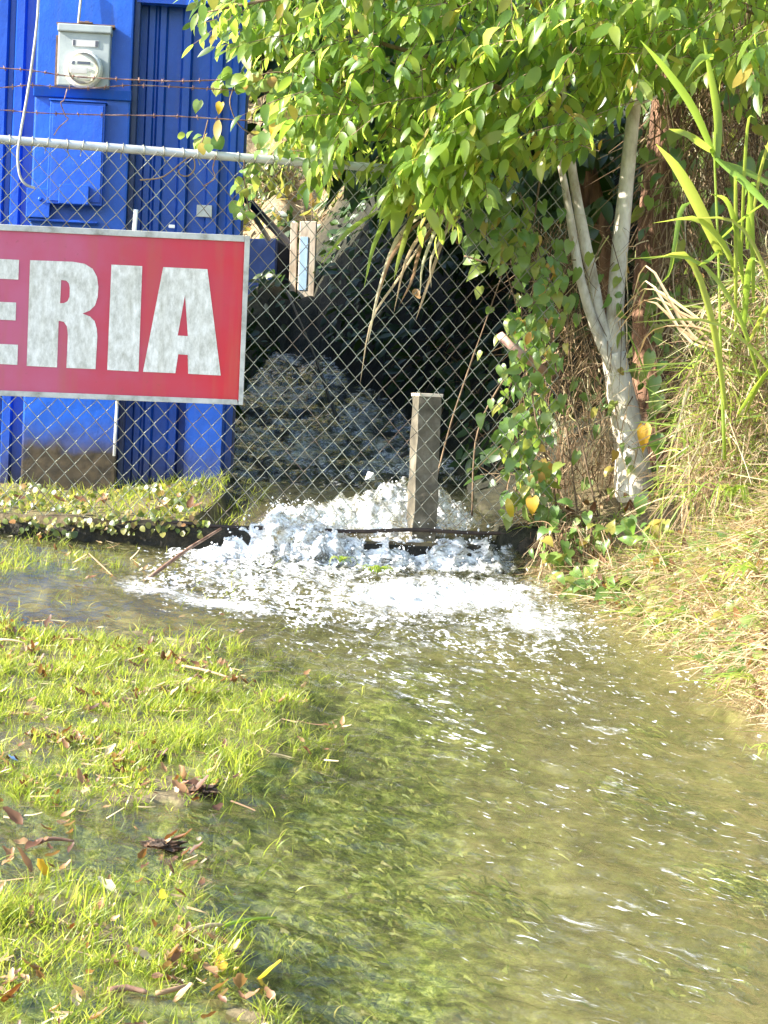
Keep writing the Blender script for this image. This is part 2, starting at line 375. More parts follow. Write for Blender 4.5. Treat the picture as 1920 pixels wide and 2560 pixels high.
t.link(c, t.b.inputs['Base Color'])
t.link(t.bump(t.noise(v, 45, 6, 0.7), 0.7, 0.015), t.b.inputs['Normal'])

# water: clear to murky, foam where the surface is broken, glints and sky sheen painted as foam
m = M_WATER = mat('flowing water', rough=0.5); t = NT(m)
wa = t.new('ShaderNodeAttribute'); wa.attribute_name = 'flow'; wa.attribute_type = 'GEOMETRY'
mpv = t.new('ShaderNodeMapping'); mpv.inputs['Scale'].default_value = (1, 0.5, 1); t.link(wa.outputs['Vector'], mpv.inputs['Vector'])
fl = mpv.outputs[0]
rp = t.coords((1, 0.75, 1)); rip = t.math('ADD', t.noise(rp, 24, 3, 0.5, 0.6), t.math('MULTIPLY', t.noise(rp, 70, 2, 0.5), 0.25))
bn = t.bump(rip, 0.28, 0.02)
tr = t.new('ShaderNodeBsdfTransparent'); t.link(t.mix(t.attr('murk'), (0.99, 0.99, 0.93), (0.93, 0.94, 0.72)), tr.inputs['Color'])
df = t.new('ShaderNodeBsdfDiffuse'); t.link(t.mix(t.noise(fl, 12, 4), (0.13, 0.14, 0.055), (0.24, 0.22, 0.10)), df.inputs['Color']); t.link(bn, df.inputs['Normal'])
mm = t.new('ShaderNodeMixShader'); t.link(t.math('MULTIPLY', t.attr('murk'), 0.34), mm.inputs[0]); rf = t.new('ShaderNodeBsdfRefraction'); rf.inputs['IOR'].default_value = 1.33; rf.inputs['Roughness'].default_value = 0.02; rf.inputs['Color'].default_value = (0.97, 0.98, 0.88, 1)
t.link(t.bump(rip, 0.55, 0.02), rf.inputs['Normal'])
mr = t.new('ShaderNodeMixShader'); mr.inputs[0].default_value = 0.4; t.link(tr.outputs[0], mr.inputs[1]); t.link(rf.outputs[0], mr.inputs[2])
t.link(mr.outputs[0], mm.inputs[1]); t.link(df.outputs[0], mm.inputs[2])
gl = t.new('ShaderNodeBsdfGlossy'); gl.inputs['Roughness'].default_value = 0.05; t.link(bn, gl.inputs['Normal'])
lw = t.new('ShaderNodeLayerWeight'); lw.inputs['Blend'].default_value = 0.5; t.link(bn, lw.inputs['Normal'])
frf = t.math('ADD', 0.02, t.math('MULTIPLY', 0.98, t.math('POWER', lw.outputs['Facing'], 5.0)), True)   # Schlick, the same from above and below
ms = t.new('ShaderNodeMixShader'); t.link(frf, ms.inputs[0]); t.link(mm.outputs[0], ms.inputs[1]); t.link(gl.outputs[0], ms.inputs[2])
fo = t.b; fo.inputs['Base Color'].default_value = (0.84, 0.84, 0.83, 1); fo.inputs['Roughness'].default_value = 0.35
mp2 = t.new('ShaderNodeMapping'); mp2.inputs['Scale'].default_value = (1, 0.55, 1); t.link(wa.outputs['Vector'], mp2.inputs['Vector'])
f1 = t.noise(mp2.outputs[0], 16, 3, 0.6, 0.4); f2 = t.noise(mp2.outputs[0], 48, 3, 0.65, 0.3); f3 = t.noise(mp2.outputs[0], 130, 3, 0.7)
pat = t.math('ADD', t.math('MULTIPLY', f1, 0.34), t.math('ADD', t.math('MULTIPLY', f2, 0.40), t.math('MULTIPLY', f3, 0.26)))
pat = t.math('ADD', t.math('MULTIPLY', t.math('SUBTRACT', pat, 0.5), 2.5), 0.5)
t.link(t.bump(t.math('ADD', f2, t.math('MULTIPLY', f3, 0.4)), 0.4, 0.012), fo.inputs['Normal'])
fa = t.attr('foam')
k = t.new('ShaderNodeMapRange'); t.link(t.math('ADD', pat, fa), k.inputs[0]); k.inputs[1].default_value = 0.82; k.inputs[2].default_value = 1.42
mp3 = t.new('ShaderNodeMapping'); mp3.inputs['Scale'].default_value = (1, 0.42, 1); t.link(wa.outputs['Vector'], mp3.inputs['Vector'])
g1 = t.noise(mp3.outputs[0], 62, 2, 0.6, 0.6); g2 = t.noise(mp3.outputs[0], 20, 2, 0.5)
gs = t.math('ADD', t.math('MULTIPLY', g1, 0.72), t.math('MULTIPLY', g2, 0.38))
kf = t.new('ShaderNodeMapRange'); t.link(t.math('ADD', gs, t.math('MULTIPLY', t.attr('glint_fleck'), 0.22)), kf.inputs[0]); kf.inputs[1].default_value = 0.755; kf.inputs[2].default_value = 0.83
kfl = t.math('MULTIPLY', kf.outputs[0], t.math('MULTIPLY', t.attr('glint_fleck'), 3.0, True))
fin = t.new('ShaderNodeMixShader'); t.link(t.math('MULTIPLY', t.math('MAXIMUM', t.math('POWER', k.outputs[0], 1.5), kfl), 0.92), fin.inputs[0]); t.link(ms.outputs[0], fin.inputs[1]); t.link(fo.outputs[0], fin.inputs[2])
t.link(fin.outputs[0], t.o.inputs['Surface'])
m = M_FOAM = mat('white foam', (0.86, 0.86, 0.85), 0.25); t = NT(m)
tl = t.new('ShaderNodeBsdfTranslucent'); tl.inputs['Color'].default_value = (0.85, 0.88, 0.9, 1)
mx = t.new('ShaderNodeMixShader'); mx.inputs[0].default_value = 0.35
t.link(t.b.outputs[0], mx.inputs[1]); t.link(tl.outputs[0], mx.inputs[2]); t.link(mx.outputs[0], t.o.inputs['Surface'])

# ------------------------------------------------------------------ object helpers
ORG = {}
def tag(o, label=None, cat=None, group=None, kind=None):
    if label: o['label'] = label
    if cat: o['category'] = cat
    if group: o['group'] = group
    if kind: o['kind'] = kind
    return o
def thing(name, label, cat, loc, group=None):
    o = bpy.data.objects.new(name, None); COL.objects.link(o)
    o.empty_display_size = 0.1
    o.location = tuple(float(c) for c in loc); ORG[o.name] = np.array(loc, float)
    return tag(o, label, cat, group)
def link_mesh(name, me, material, parent=None, smooth=True, kind=None):
    o = bpy.data.objects.new(name, me); COL.objects.link(o)
    if material and not me.materials: me.materials.append(material)
    if parent is not None:
        o.parent = parent; ORG[o.name] = ORG[parent.name]
    else: ORG[o.name] = np.zeros(3)
    if kind: o['kind'] = kind
    return o
def np_mesh(name, V, Fc, smooth=True):
    V = np.ascontiguousarray(V, np.float32); Fc = np.ascontiguousarray(Fc, np.int32)
    me = bpy.data.meshes.new(name); n, k = Fc.shape
    me.vertices.add(len(V)); me.vertices.foreach_set('co', V.ravel())
    me.loops.add(n * k); me.loops.foreach_set('vertex_index', Fc.ravel())
    me.polygons.add(n); me.polygons.foreach_set('loop_start', np.arange(0, n * k, k, dtype=np.int32))
    me.polygons.foreach_set('use_smooth', np.full(n, smooth))
    me.update(calc_edges=True); me.validate()
    return me
def add_attr(me, name, vals, typ='FLOAT'):
    a = me.attributes.new(name, typ, 'POINT')
    a.data.foreach_set('value' if typ == 'FLOAT' else 'vector', np.ascontiguousarray(vals, np.float32).ravel())
def put(name, V, Fc, material, parent=None, smooth=True, kind=None):
    V = np.asarray(V, float)
    org = ORG[parent.name] if parent is not None else 0
    return link_mesh(name, np_mesh(name, V - org, Fc, smooth), material, parent, kind=kind)

class MB:
    def __init__(s): s.v = []; s.f = []
    def add(s, vs, fs):
        b = len(s.v); s.v += [tuple(map(float, p)) for p in vs]; s.f += [tuple(b + i for i in q) for q in fs]
    def hexa(s, p):                # 8 points: bottom ring 0-3, top ring 4-7
        s.add(p, [(0, 3, 2, 1), (4, 5, 6, 7), (0, 1, 5, 4), (1, 2, 6, 5), (2, 3, 7, 6), (3, 0, 4, 7)])
    def fbox(s, a0, a1, z0, z1, b0, b1, pt):   # box in a wall frame: along, height, out
        s.hexa([pt(a0, z0, b1), pt(a1, z0, b1), pt(a1, z0, b0), pt(a0, z0, b0), pt(a0, z1, b1), pt(a1, z1, b1), pt(a1, z1, b0), pt(a0, z1, b0)])
    def tube(s, pts, r, n=6, cap=True, jitter=0.0):
        pts = [np.array(p, float) for p in pts]
        if not hasattr(r, '__len__'): r = [r] * len(pts)
        base = len(s.v); ref = None
        for i, p in enumerate(pts):
            d = pts[min(i + 1, len(pts) - 1)] - pts[max(i - 1, 0)]
            d = d / (np.linalg.norm(d) + 1e-9)
            if ref is None: ref = np.cross(d, UP) if abs(d[2]) < 0.9 else np.cross(d, np.array([1.0, 0, 0]))
            ref = ref - d * np.dot(ref, d); ref = ref / (np.linalg.norm(ref) + 1e-9)
            q = np.cross(d, ref)
            for k in range(n):
                a = 2 * math.pi * k / n
                rr = r[i] * (1 + jitter * (random.random() - 0.5))
                s.v.append(tuple(p + (ref * math.cos(a) + q * math.sin(a)) * rr))
        for i in range(len(pts) - 1):
            for k in range(n):
                a, b = base + i * n + k, base + i * n + (k + 1) % n
                s.f.append((a, b, b + n, a + n))
        if cap:
            s.f.append(tuple(base + k for k in range(n))[::-1]); s.f.append(tuple(base + (len(pts) - 1) * n + k for k in range(n)))
    def disc(s, c, nrm, up, prof, n=28):       # lathe: prof = [(radius, out)], about nrm
        c = np.array(c); nrm = nrm / np.linalg.norm(nrm); right = np.cross(up, nrm); base = len(s.v)
        for r, o in prof:
            for k in range(n):
                a = 2 * math.pi * k / n
                s.v.append(tuple(c + nrm * o + (right * math.cos(a) + up * math.sin(a)) * r))
        for i in range(len(prof) - 1):
            for k in range(n):
                a, b = base + i * n + k, base + i * n + (k + 1) % n
                s.f.append((a, b, b + n, a + n))
        s.f.append(tuple(base + (len(prof) - 1) * n + k for k in range(n)))
    def ribbon(s, pts, w, side, fold=0.0):     # a grass blade: 3 verts across, folded along the midrib
        base = len(s.v); n = len(pts); side = np.array(side, float)
        for i, p in enumerate(pts):
            d = np.array(pts[min(i + 1, n - 1)]) - np.array(pts[max(i - 1, 0)])
            d = d / (np.linalg.norm(d) + 1e-9)
            sd = side - d * np.dot(side, d); sd /= np.linalg.norm(sd) + 1e-9
            up = np.cross(sd, d)
            s.v += [tuple(p + sd * w[i] / 2 + up * fold * w[i]), tuple(p), tuple(p - sd * w[i] / 2 + up * fold * w[i])]
        for i in range(n - 1):
            a = base + 3 * i
            s.f += [(a, a + 1, a + 4, a + 3), (a + 1, a + 2, a + 5, a + 4)]
    def build(s, name, material, parent=None, smooth=False, kind=None, bevel=0.0):
        org = ORG[parent.name] if parent is not None else np.zeros(3)
        me = bpy.data.meshes.new(name)
        me.from_pydata([tuple(np.array(p) - org) for p in s.v], [], s.f); me.update()
        bm = bmesh.new(); bm.from_mesh(me); bmesh.ops.recalc_face_normals(bm, faces=bm.faces)
        if bevel:
            bmesh.ops.bevel(bm, geom=bm.edges[:], offset=bevel, segments=2, affect='EDGES', profile=0.6)
        bm.to_mesh(me); bm.free()
        if smooth: me.polygons.foreach_set('use_smooth', [True] * len(me.polygons))
        return link_mesh(name, me, material, parent, kind=kind)
def spline(pts, n=12):
    pts = [np.array(p, float) for p in pts]
    if len(pts) < 3: return [pts[0] + (pts[-1] - pts[0]) * k / (n - 1) for k in range(n)]
    P = [2 * pts[0] - pts[1]] + pts + [2 * pts[-1] - pts[-2]]
    out = []; m_ = len(pts) - 1
    for k in range(n):
        x = k / (n - 1) * m_; i = min(int(x), m_ - 1); u = x - i
        a, b, c, d = P[i], P[i + 1], P[i + 2], P[i + 3]
        out.append(0.5 * ((2 * b) + (c - a) * u + (2 * a - 5 * b + 4 * c - d) * u * u + (3 * b - a - 3 * c + d) * u ** 3))
    return out

# ------------------------------------------------------------------ ground
def axis(*segs):
    out = []
    for a, b, st in segs: out += list(np.arange(a, b - 1e-9, st))
    out.append(segs[-1][1]); return np.array(out)
def grid_faces(nx, ny):
    i, j = np.meshgrid(np.arange(nx - 1), np.arange(ny - 1))
    a = (j * nx + i).ravel()
    return np.stack([a, a + 1, a + 1 + nx, a + nx], 1)
gx = axis((-90, -10, 8), (-10, -3, 0.5), (-3, -1.6, 0.05), (-1.6, 2.0, 0.016), (2.0, 4, 0.06), (4, 12, 0.5), (12, 90, 8))
gL = axis((-95, -12, 8), (-12, -6, 0.4), (-6, -0.3, 0.018), (-0.3, 0.3, 0.02), (0.3, 3, 0.03), (3, 14, 0.09), (14, 24, 0.5), (24, 100, 8))
GX, GL = np.meshgrid(gx, gL)
GY = GL + 8.5 + 0.3 * np.clip(GX, -3, 3)
GZ = h_ground(GX, GY)
gu, gv = proj(np.stack([GX, np.maximum(GY, 3.2), zW(GX, np.maximum(GY, 3.2))], -1))
gd = put('ground', np.stack([GX, GY, GZ], -1).reshape(-1, 3), grid_faces(len(gx), len(gL)), M_GROUND, kind='structure')
LL = GY - yF(GX)
under = (LL < 0)
sandv = np.where(under, 1.0, 0.25) * 0.9
algae = np.where(under, np.clip(sstep(1250, 820, gu) * sstep(1560, 1900, gv) + 0.5 * sstep(1500, 900, gu) * sstep(1500, 1700, gv) + 0.3, 0, 1), 0.3)
emer = under * sstep(-0.012, 0.004, GZ - zW(GX, GY)) * (GX < x_bank(GY) - 0.05)
sandv = sandv * (1 - 0.9 * emer); algae = algae * (1 - 0.85 * emer)
dryv = np.where(under, sstep(-0.02, 0.12, GX - x_bank(GY)), sstep(0.25, 0.7, GX - stream_r(LL)) * 0.55)
dryv = np.where(LL > 8.5, 0.9, dryv)
moss_shadev = np.exp(-((LL - .12) / .5) ** 4 - ((GX - .55) / .25) ** 4) + sstep(0.35, 0.9, LL) * sstep(9.6, 8.8, LL) * sstep(-1.3, -0.7, GX) * sstep(2.4, 1.4, GX - stream_r(LL))  # wet mossy soil, near black to paint in the shade behind the fence
for nm, a in (('sand', sandv), ('algae', algae), ('dry', dryv), ('moss_shade', moss_shadev)): add_attr(gd.data, nm, a.ravel())

# ------------------------------------------------------------------ water
wx = axis((-3.2, -1.7, 0.06), (-1.7, 1.7, 0.0085), (1.7, 3.6, 0.06))
wL = axis((-7.5, -5.6, 0.05), (-5.6, -2.0, 0.0105), (-2.0, -0.35, 0.0095), (-0.35, 0.28, 0.0065), (0.28, 1.2, 0.012), (1.2, 9.4, 0.03))
WX, WL = np.meshgrid(wx, wL)
WY = WL + 8.5 + 0.3 * WX
base_f = zW(WX, WY)
base_b = 0.12 * WL - 0.005
wu, wv = proj(np.stack([WX, WY, base_f], -1))
fu, _ = proj(np.stack([WX, WY * 0 + yF(WX), WX * 0], -1))            # picture column of the point on the fence line
hump = np.interp(fu, [600, 680, 740, 800, 860, 930, 1000, 1060, 1130, 1210, 1300], [0, 0.015, 0.025, 0.045, 0.085, 0.115, 0.135, 0.12, 0.075, 0.02, 0.0])
gush = np.interp(fu, [560, 640, 690, 760, 830, 880], [0, 0.06, 0.085, 0.075, 0.05, 0.0])
mound = hump * np.exp(-((WL - 0.22) / 0.145) ** 2)
over = gush * np.exp(-((WL - 0.03) / 0.13) ** 2)
base_b2 = base_b - 0.045 * sstep(0.30, 0.04, WL)
kfall = sstep(0.0, -0.15, WL + np.interp(fu, [560, 680, 800, 900, 1400], [0.0, 0.03, 0.05, 0.0, 0.0]))
Z = (base_b2 + mound + over) * (1 - kfall) + base_f * kfall
Z = np.where(WL < 0.35, Z, base_b + mound)
crest = hump + gush
left_ok = sstep(420, 560, fu)
Z = np.where((WL > -0.12) & (WL < 0.6) & (fu < 560), np.minimum(Z, np.where(WL > -0.02, -0.10, base_f)) , Z)
# flow coordinates: streamlines bend to the right as they run down
CR = WX - 0.19 * np.maximum(0, 7.5 - WY) ** 2
AL = WY
turb = np.exp(-np.maximum(-WL - 0.05, 0) / 0.75) * sstep(250, 700, wu) * sstep(1750, 1300, wu)
rip_a = (0.011 + 0.012 * turb)
wav = rip_a * (0.9 * fbm(WX / 0.10, WY / 0.13, 41, 3) + 0.7 * fbm(CR / 0.14, AL / 0.34, 43, 3) + 0.35 * fbm(WX / 0.035, WY / 0.045, 77, 2))
swell = 0.010 * fbm(CR / 0.30, AL / 0.9, 91, 3) * sstep(-0.2, -1.2, WL)
fallt = np.exp(-((WL + 0.05) / 0.16) ** 2) * sstep(560, 660, fu) * sstep(1400, 1300, fu)
pool = np.exp(-((wu - 1060) / 330) ** 2 - ((wv - 1490) / 70) ** 2) * (WL < -0.05)
arm = np.exp(-((wv - (1400 + (600 - wu) * 0.18)) / 55) ** 2) * sstep(250, 450, wu) * sstep(900, 700, wu) * (WL < 0)
lump = np.abs(fbm(WX / 0.06, WY / 0.10, 5, 3)) * 0.07 + fbm(WX / 0.016, WY / 0.05, 15, 2) * 0.007
Z = Z + wav + swell + lump * np.clip(fallt * 0.6 + 0.8 * np.exp(-((WL - 0.2) / 0.13) ** 2) * sstep(0.01, 0.06, mound + over) + 0.36 * pool + 0.25 * arm, 0, 1.0) - 0.02 * fallt
backt = sstep(0.3, 1.0, WL)
Z = Z + backt * (0.040 * fbm(WX / 0.22, WL / 0.36, 61, 3) + 0.010 * fbm(WX / 0.07, WL / 0.12, 67, 2))
# small horizontal churn so that the falling face is not a clean curtain
DX = 0.03 * fallt * fbm(WX / 0.05, Z / 0.05 + WL * 9, 23, 3); DL = 0.06 * fallt * fbm(WX / 0.045, Z / 0.08 + WL * 7, 29, 4)
# beyond its banks the sheet dives under the ground
outb = np.where(WL > 0.0, np.maximum(WX - stream_r(WL) - 0.12, 0) + np.maximum(stream_l(WL) - 0.06 - WX, 0), 0)
Z = Z - np.minimum(outb * 3, 0.8) - np.where((WL > 0.02) & (fu < 600), 0.12 * sstep(0.75, 0.5, WL), 0)
dn = np.zeros_like(Z)                                                    # foam cover place by place, with painted glints and sky sheen
fy = WL < -0.02
dn += 0.74 * np.exp(-((WL - 0.04) / 0.25) ** 4) * sstep(590, 690, fu) * sstep(1370, 1260, fu) * np.where(WL > 0.02, sstep(0.0, 0.04, mound + over), 1)
dn += 0.10 * np.exp(-((WL + 0.09) / 0.07) ** 2) * sstep(860, 940, fu)
dn -= 0.30 * np.exp(-((fu - 1285) / 60) ** 2) * np.exp(-((WL + 0.06) / 0.1) ** 2)
dn += 0.22 * np.exp(-((WL + 0.02) / 0.15) ** 4) * sstep(400, 520, fu) * sstep(640, 590, fu) * (WL < 0.02)
core = np.exp(-(np.abs(wu - 1090) / 330) ** 3 - ((wv - 1492) / 58) ** 2)
dn = np.maximum(dn, fy * (0.84 * core))
dn = np.maximum(dn, fy * 0.66 * np.exp(-((wu - 1330) / 170) ** 2 - ((wv - 1555 - (wu - 1330) * .12) / 50) ** 2))
dn = np.maximum(dn, fy * 0.80 * np.exp(-((wv - (1378 + (640 - wu) * 0.14)) / 36) ** 2) * sstep(360, 560, wu) * sstep(1000, 800, wu))
dn = np.maximum(dn, fy * 0.64 * np.exp(-((wv - 1462 - (wu - 300) * 0.19) / 22) ** 2) * sstep(240, 320, wu) * sstep(900, 560, wu))
dn = np.maximum(dn, fy * 0.50 * np.exp(-((wv - 1430) / 75) ** 2) * sstep(360, 520, wu) * sstep(980, 850, wu))
dn = np.maximum(dn, fy * 0.31 * sstep(720, 1000, wu) * sstep(1480, 1540, wv) * sstep(1960, 1560, wv) * sstep(1780, 1380, wu))
dn = np.maximum(dn, fy * 0.29 * np.exp(-((wu - 960 - (wv - 1560) * 0.75) / 110) ** 2) * sstep(1540, 1580, wv) * sstep(2050, 1700, wv))
dn = np.maximum(dn, fy * 0.17 * sstep(1650, 1750, wv) * sstep(950, 1150, wu))
sheet = sstep(0.25, 0.6, fbm(CR / 0.16, AL / 0.34, 231, 3)) * sstep(1750, 2000, wv) * sstep(980, 1300, wu)  # pale sky sheen on the water, painted in as thin foam
dn = np.maximum(dn, fy * 0.30 * sheet)
bk = sstep(0.6, 1.8, WL) * (0.49 + 0.32 * fbm(WX / 0.18, WL / 0.45, 151, 3))  # sky highlights on the back stream's ripples, painted in as foam
dn = np.maximum(dn, bk)
fk = sstep(0.55, 0.85, 0.75 * vn(CR / 0.035, AL / 0.055, 261) + 0.55 * vn(CR / 0.12, AL / 0.2, 263))
fk *= fy * (0.9 * sstep(700, 950, wu) * sstep(1480, 1540, wv) * sstep(2150, 1600, wv) * sstep(1800, 1450, wu) + 0.35 * sstep(900, 1100, wu) * sstep(1650, 1750, wv))
dn = np.maximum(dn, 0.5 * fk)
glint_fleck = fy * np.maximum.reduce([0.85 * sstep(680, 900, wu) * sstep(1440, 1520, wv) * sstep(1880, 1560, wv) * sstep(1750, 1400, wu),
    0.62 * np.exp(-((wu - 1010 - (wv - 1600) * 0.62) / 150) ** 2) * sstep(1540, 1600, wv) * sstep(2080, 1800, wv), 1.0 * sstep(260, 440, wu) * sstep(1345, 1380, wv) * sstep(1610, 1500, wv - (wu - 500) * 0.12) * sstep(1150, 950, wu),
    0.5 * np.exp(-((wv - 1620) / 60) ** 2) * sstep(560, 760, wu) * sstep(1000, 900, wu), 0.36 * sstep(1000, 1200, wu) * sstep(1850, 1950, wv), 0.45 * sstep(1250, 1400, wu) * sstep(1540, 1600, wv) * sstep(2000, 1800, wv)])
glint_fleck = np.clip(1.12 * glint_fleck * (0.78 + 0.5 * fbm(WX / 0.12, WY / 0.2, 271, 3)), 0, 1)  # foam flecks and sun glints, both painted as small white spots
dn = dn + 0.12 * fbm(CR / 0.11, AL / 0.2, 241, 3) * (dn > 0.02)
foam = np.clip(dn, 0, 1)
gz = h_ground(WX, WY)
murk = np.clip((Z - gz) / 0.13, 0.12 + 0.25 * sstep(900, 500, wu) * (WL < 0), 1) * np.where(WL < 0.2, 0.42 + 0.22 * sstep(950, 1450, wu), 0.25 - 0.2 * sstep(0.5, 1.2, WL))
PX, PL = WX + DX, WL + DL
murk = murk * (1 - 0.4 * sstep(1180, 980, wu) * sstep(560, 700, wu) * sstep(1700, 1950, wv))
wt = put('water', np.stack([PX, PL + 8.5 + 0.3 * PX, Z], -1).reshape(-1, 3), grid_faces(len(wx), len(wL)), M_WATER, kind='structure')
add_attr(wt.data, 'foam', foam.ravel()); add_attr(wt.data, 'glint_fleck', glint_fleck.ravel()); add_attr(wt.data, 'murk', murk.ravel())
add_attr(wt.data, 'flow', np.stack([CR, AL + 1.5 * Z, Z * 0], -1).reshape(-1, 3), 'FLOAT_VECTOR')
# thrown lumps and drops of foam
ico = bmesh.new(); bmesh.ops.create_icosphere(ico, subdivisions=1, radius=1.0)
IV = np.array([v_.co[:] for v_ in ico.verts]); IF = np.array([[v_.index for v_ in f_.verts] for f_ in ico.faces]); ico.free()
cand = np.argwhere((foam > 0.6) & (np.abs(WL + 0.1) < 0.75) & (fu > 300))
sel = cand[RNG.choice(len(cand), 2400, replace=False)]
cx_ = np.stack([PX[sel[:, 0], sel[:, 1]], (PL + 8.5 + 0.3 * PX)[sel[:, 0], sel[:, 1]], Z[sel[:, 0], sel[:, 1]]], 1)
n_ = len(cx_); rad = 0.0014 + 0.0048 * RNG.random(n_) ** 4
near = fallt[sel[:, 0], sel[:, 1]]
cx_[:, 2] += RNG.random(n_) ** 3 * (0.012 + 0.07 * near); cx_ += RNG.normal(0, 0.006, cx_.shape)
sq = rad[:, None] * (0.7 + 0.7 * RNG.random((n_, 3)))
V = (IV[None] * sq[:, None, :] * (0.75 + 0.5 * RNG.random((n_, len(IV), 1))) + cx_[:, None, :]).reshape(-1, 3)
Fc = (IF[None] + (np.arange(n_) * len(IV))[:, None, None]).reshape(-1, 3)
fo_ = put('foam_spray', V, Fc, M_FOAM, kind='stuff'); tag(fo_, 'white foam and splashing drops where the stream tumbles over the kerb', 'foam')

# ------------------------------------------------------------------ kerb under the fence
def fence_a(u, v): return float(np.dot(at_fence(u, v) - FP0, FT))
KA0, KA1 = fence_a(600, 1330), fence_a(1310, 1340)
kb = MB(); aa = np.linspace(-2.6, 0.86, 150)
rows = []
for a in aa:
    j1, j2 = 0.028 * fbm(a * 9, 0.3, 5), 0.03 * fbm(a * 8, 4.3, 6)
    zb_ = -0.42; dk = -0.05 * float(sstep(KA0, KA0 + .1, a) * sstep(KA1, KA1 - .05, a)); j2 += 2 * dk
    rows.append([fpt(a, zb_, 0.05 + j1), fpt(a, -0.05 + j2, 0.045 + j1), fpt(a, -0.02 + 0.5 * j2, 0.03), fpt(a, -0.018 + 0.3 * j1 + dk, -0.05), fpt(a, -0.3, -0.07)])
kv = np.array(rows).reshape(-1, 3)
kerb = put('kerb', kv, grid_faces(5, len(aa)), M_WETCONC, kind='structure')

# ------------------------------------------------------------------ building
bl = thing('blue_building', 'bright blue building with a thick pillar and ribbed metal walls behind the fence', 'building', bpt(0.0, 0.05))
PA0, PA1 = at_fac(86, 260)[0], at_fac(326, 260)[0]
p = MB(); p.fbox(PA0, PA1, -0.1, 2.75, -0.4, 0.0, bpt); p.build('pillar', M_BLUE, bl, bevel=0.008)
zl1 = at_fac(200, 222)[1]; zl0 = at_fac(200, 247)[1]
p = MB(); p.hexa([bpt(PA0 - .004, zl0, .022), bpt(PA1 + .004, zl0, .022), bpt(PA1 + .004, zl0, -.01), bpt(PA0 - .004, zl0, -.01),
                  bpt(PA0 - .004, zl1, .038), bpt(PA1 + .004, zl1, .038), bpt(PA1 + .004, zl1 + .004, -.01), bpt(PA0 - .004, zl1 + .004, -.01)])
p.build('ledge', M_BLUE, bl, bevel=0.004)
RB = -0.16
def rib_sheet(name, a0, a1, z0, z1, ribs, off, material, parent):
    prof = [(a0, 0.0)]
    for c_, hb, ht, d in ribs: prof += [(c_ - hb, 0), (c_ - ht, d), (c_ + ht, d), (c_ + hb, 0)]
    prof.append((a1, 0.0)); zs = np.linspace(z0, z1, 14)
    V = [bpt(a, z, off + d + 0.0025 * vn(a * 7, z * 5, 3)) for z in zs for a, d in prof]
    return put(name, V, grid_faces(len(prof), len(zs)), material, parent, smooth=False)
def fa(u, v=300, off=RB): return at_fac(u, v, off)[0]
CR1 = fa(606, 450, RB)
rib_sheet('metal_panel', PA1 - .05, fa(492), -0.05, 2.7, [(fa(372), .02, .012, .014), (fa(400), .022, .012, .02), (fa(462), .026, .015, .032)], RB, M_BLUEMETAL, bl)
rib_sheet('metal_panel', fa(491), CR1, -0.05, 2.7, [(fa(538), .032, .022, .03), (fa(585), .02, .012, .012)], RB + .004, M_BLUEMETAL, bl)
rib_sheet('metal_panel', fa(-200), fa(20), -0.05, 2.7, [(fa(-120), .03, .02, .03), (fa(-60), .03, .02, .03), (fa(0), .03, .02, .03)], RB, M_BLUEMETAL, bl)
rib_sheet('metal_panel', fa(19), PA0 + .05, -0.05, 2.7, [(fa(45), .026, .016, .032), (fa(100), .02, .012, .014)], RB + .004, M_BLUEMETAL, bl)
p = MB(); p.fbox(PA1, fa(341, 300, -.05), -.05, 2.7, -.14, -.05, bpt); p.build('corner_trim', M_NAVY, bl, bevel=0.004)
zt = at_fac(420, 6, -.08)[1]
p = MB(); p.fbox(fa(341, 0, -.05) + .003, CR1 + .02, zt, zt + .5, RB + .01, -.06, bpt); p.build('lintel', M_BLUE, bl, bevel=0.005)
p = MB(); p.fbox(fa(341, 0, -.05) + .003, fa(510, 0, -.05), zt - .012, zt + .012, RB + .05, -.045, bpt); p.build('lintel_lip', M_BLUEBOX, bl)
zs_ = at_fac(470, 990, -.1)[1]
p = MB(); p.fbox(fa(463, 1080, -.1), fa(556, 1080, -.1), -.05, zs_, RB + .05, -.06, bpt); p.build('base_plate', M_BLUEMETAL, bl, bevel=0.004)
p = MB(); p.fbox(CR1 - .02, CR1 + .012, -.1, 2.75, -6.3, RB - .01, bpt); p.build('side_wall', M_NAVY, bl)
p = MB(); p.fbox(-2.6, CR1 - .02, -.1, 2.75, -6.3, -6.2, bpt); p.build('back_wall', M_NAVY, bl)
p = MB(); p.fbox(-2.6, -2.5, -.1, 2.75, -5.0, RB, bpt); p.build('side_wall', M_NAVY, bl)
p = MB(); p.fbox(-2.7, CR1 + .06, 2.75, 2.87, -6.35, -.02, bpt); p.build('roof', M_ROOF, bl)
# small stuff on the wall
zp0, zp1 = at_fac(535, 545, RB + .02)[1], at_fac(535, 515, RB + .02)[1]
p = MB(); p.fbox(fa(492, 530), fa(530, 530), zp0, zp1, RB + .03, RB + .045, bpt); p.build('patch_plate', M_GALV, bl, bevel=0.002)

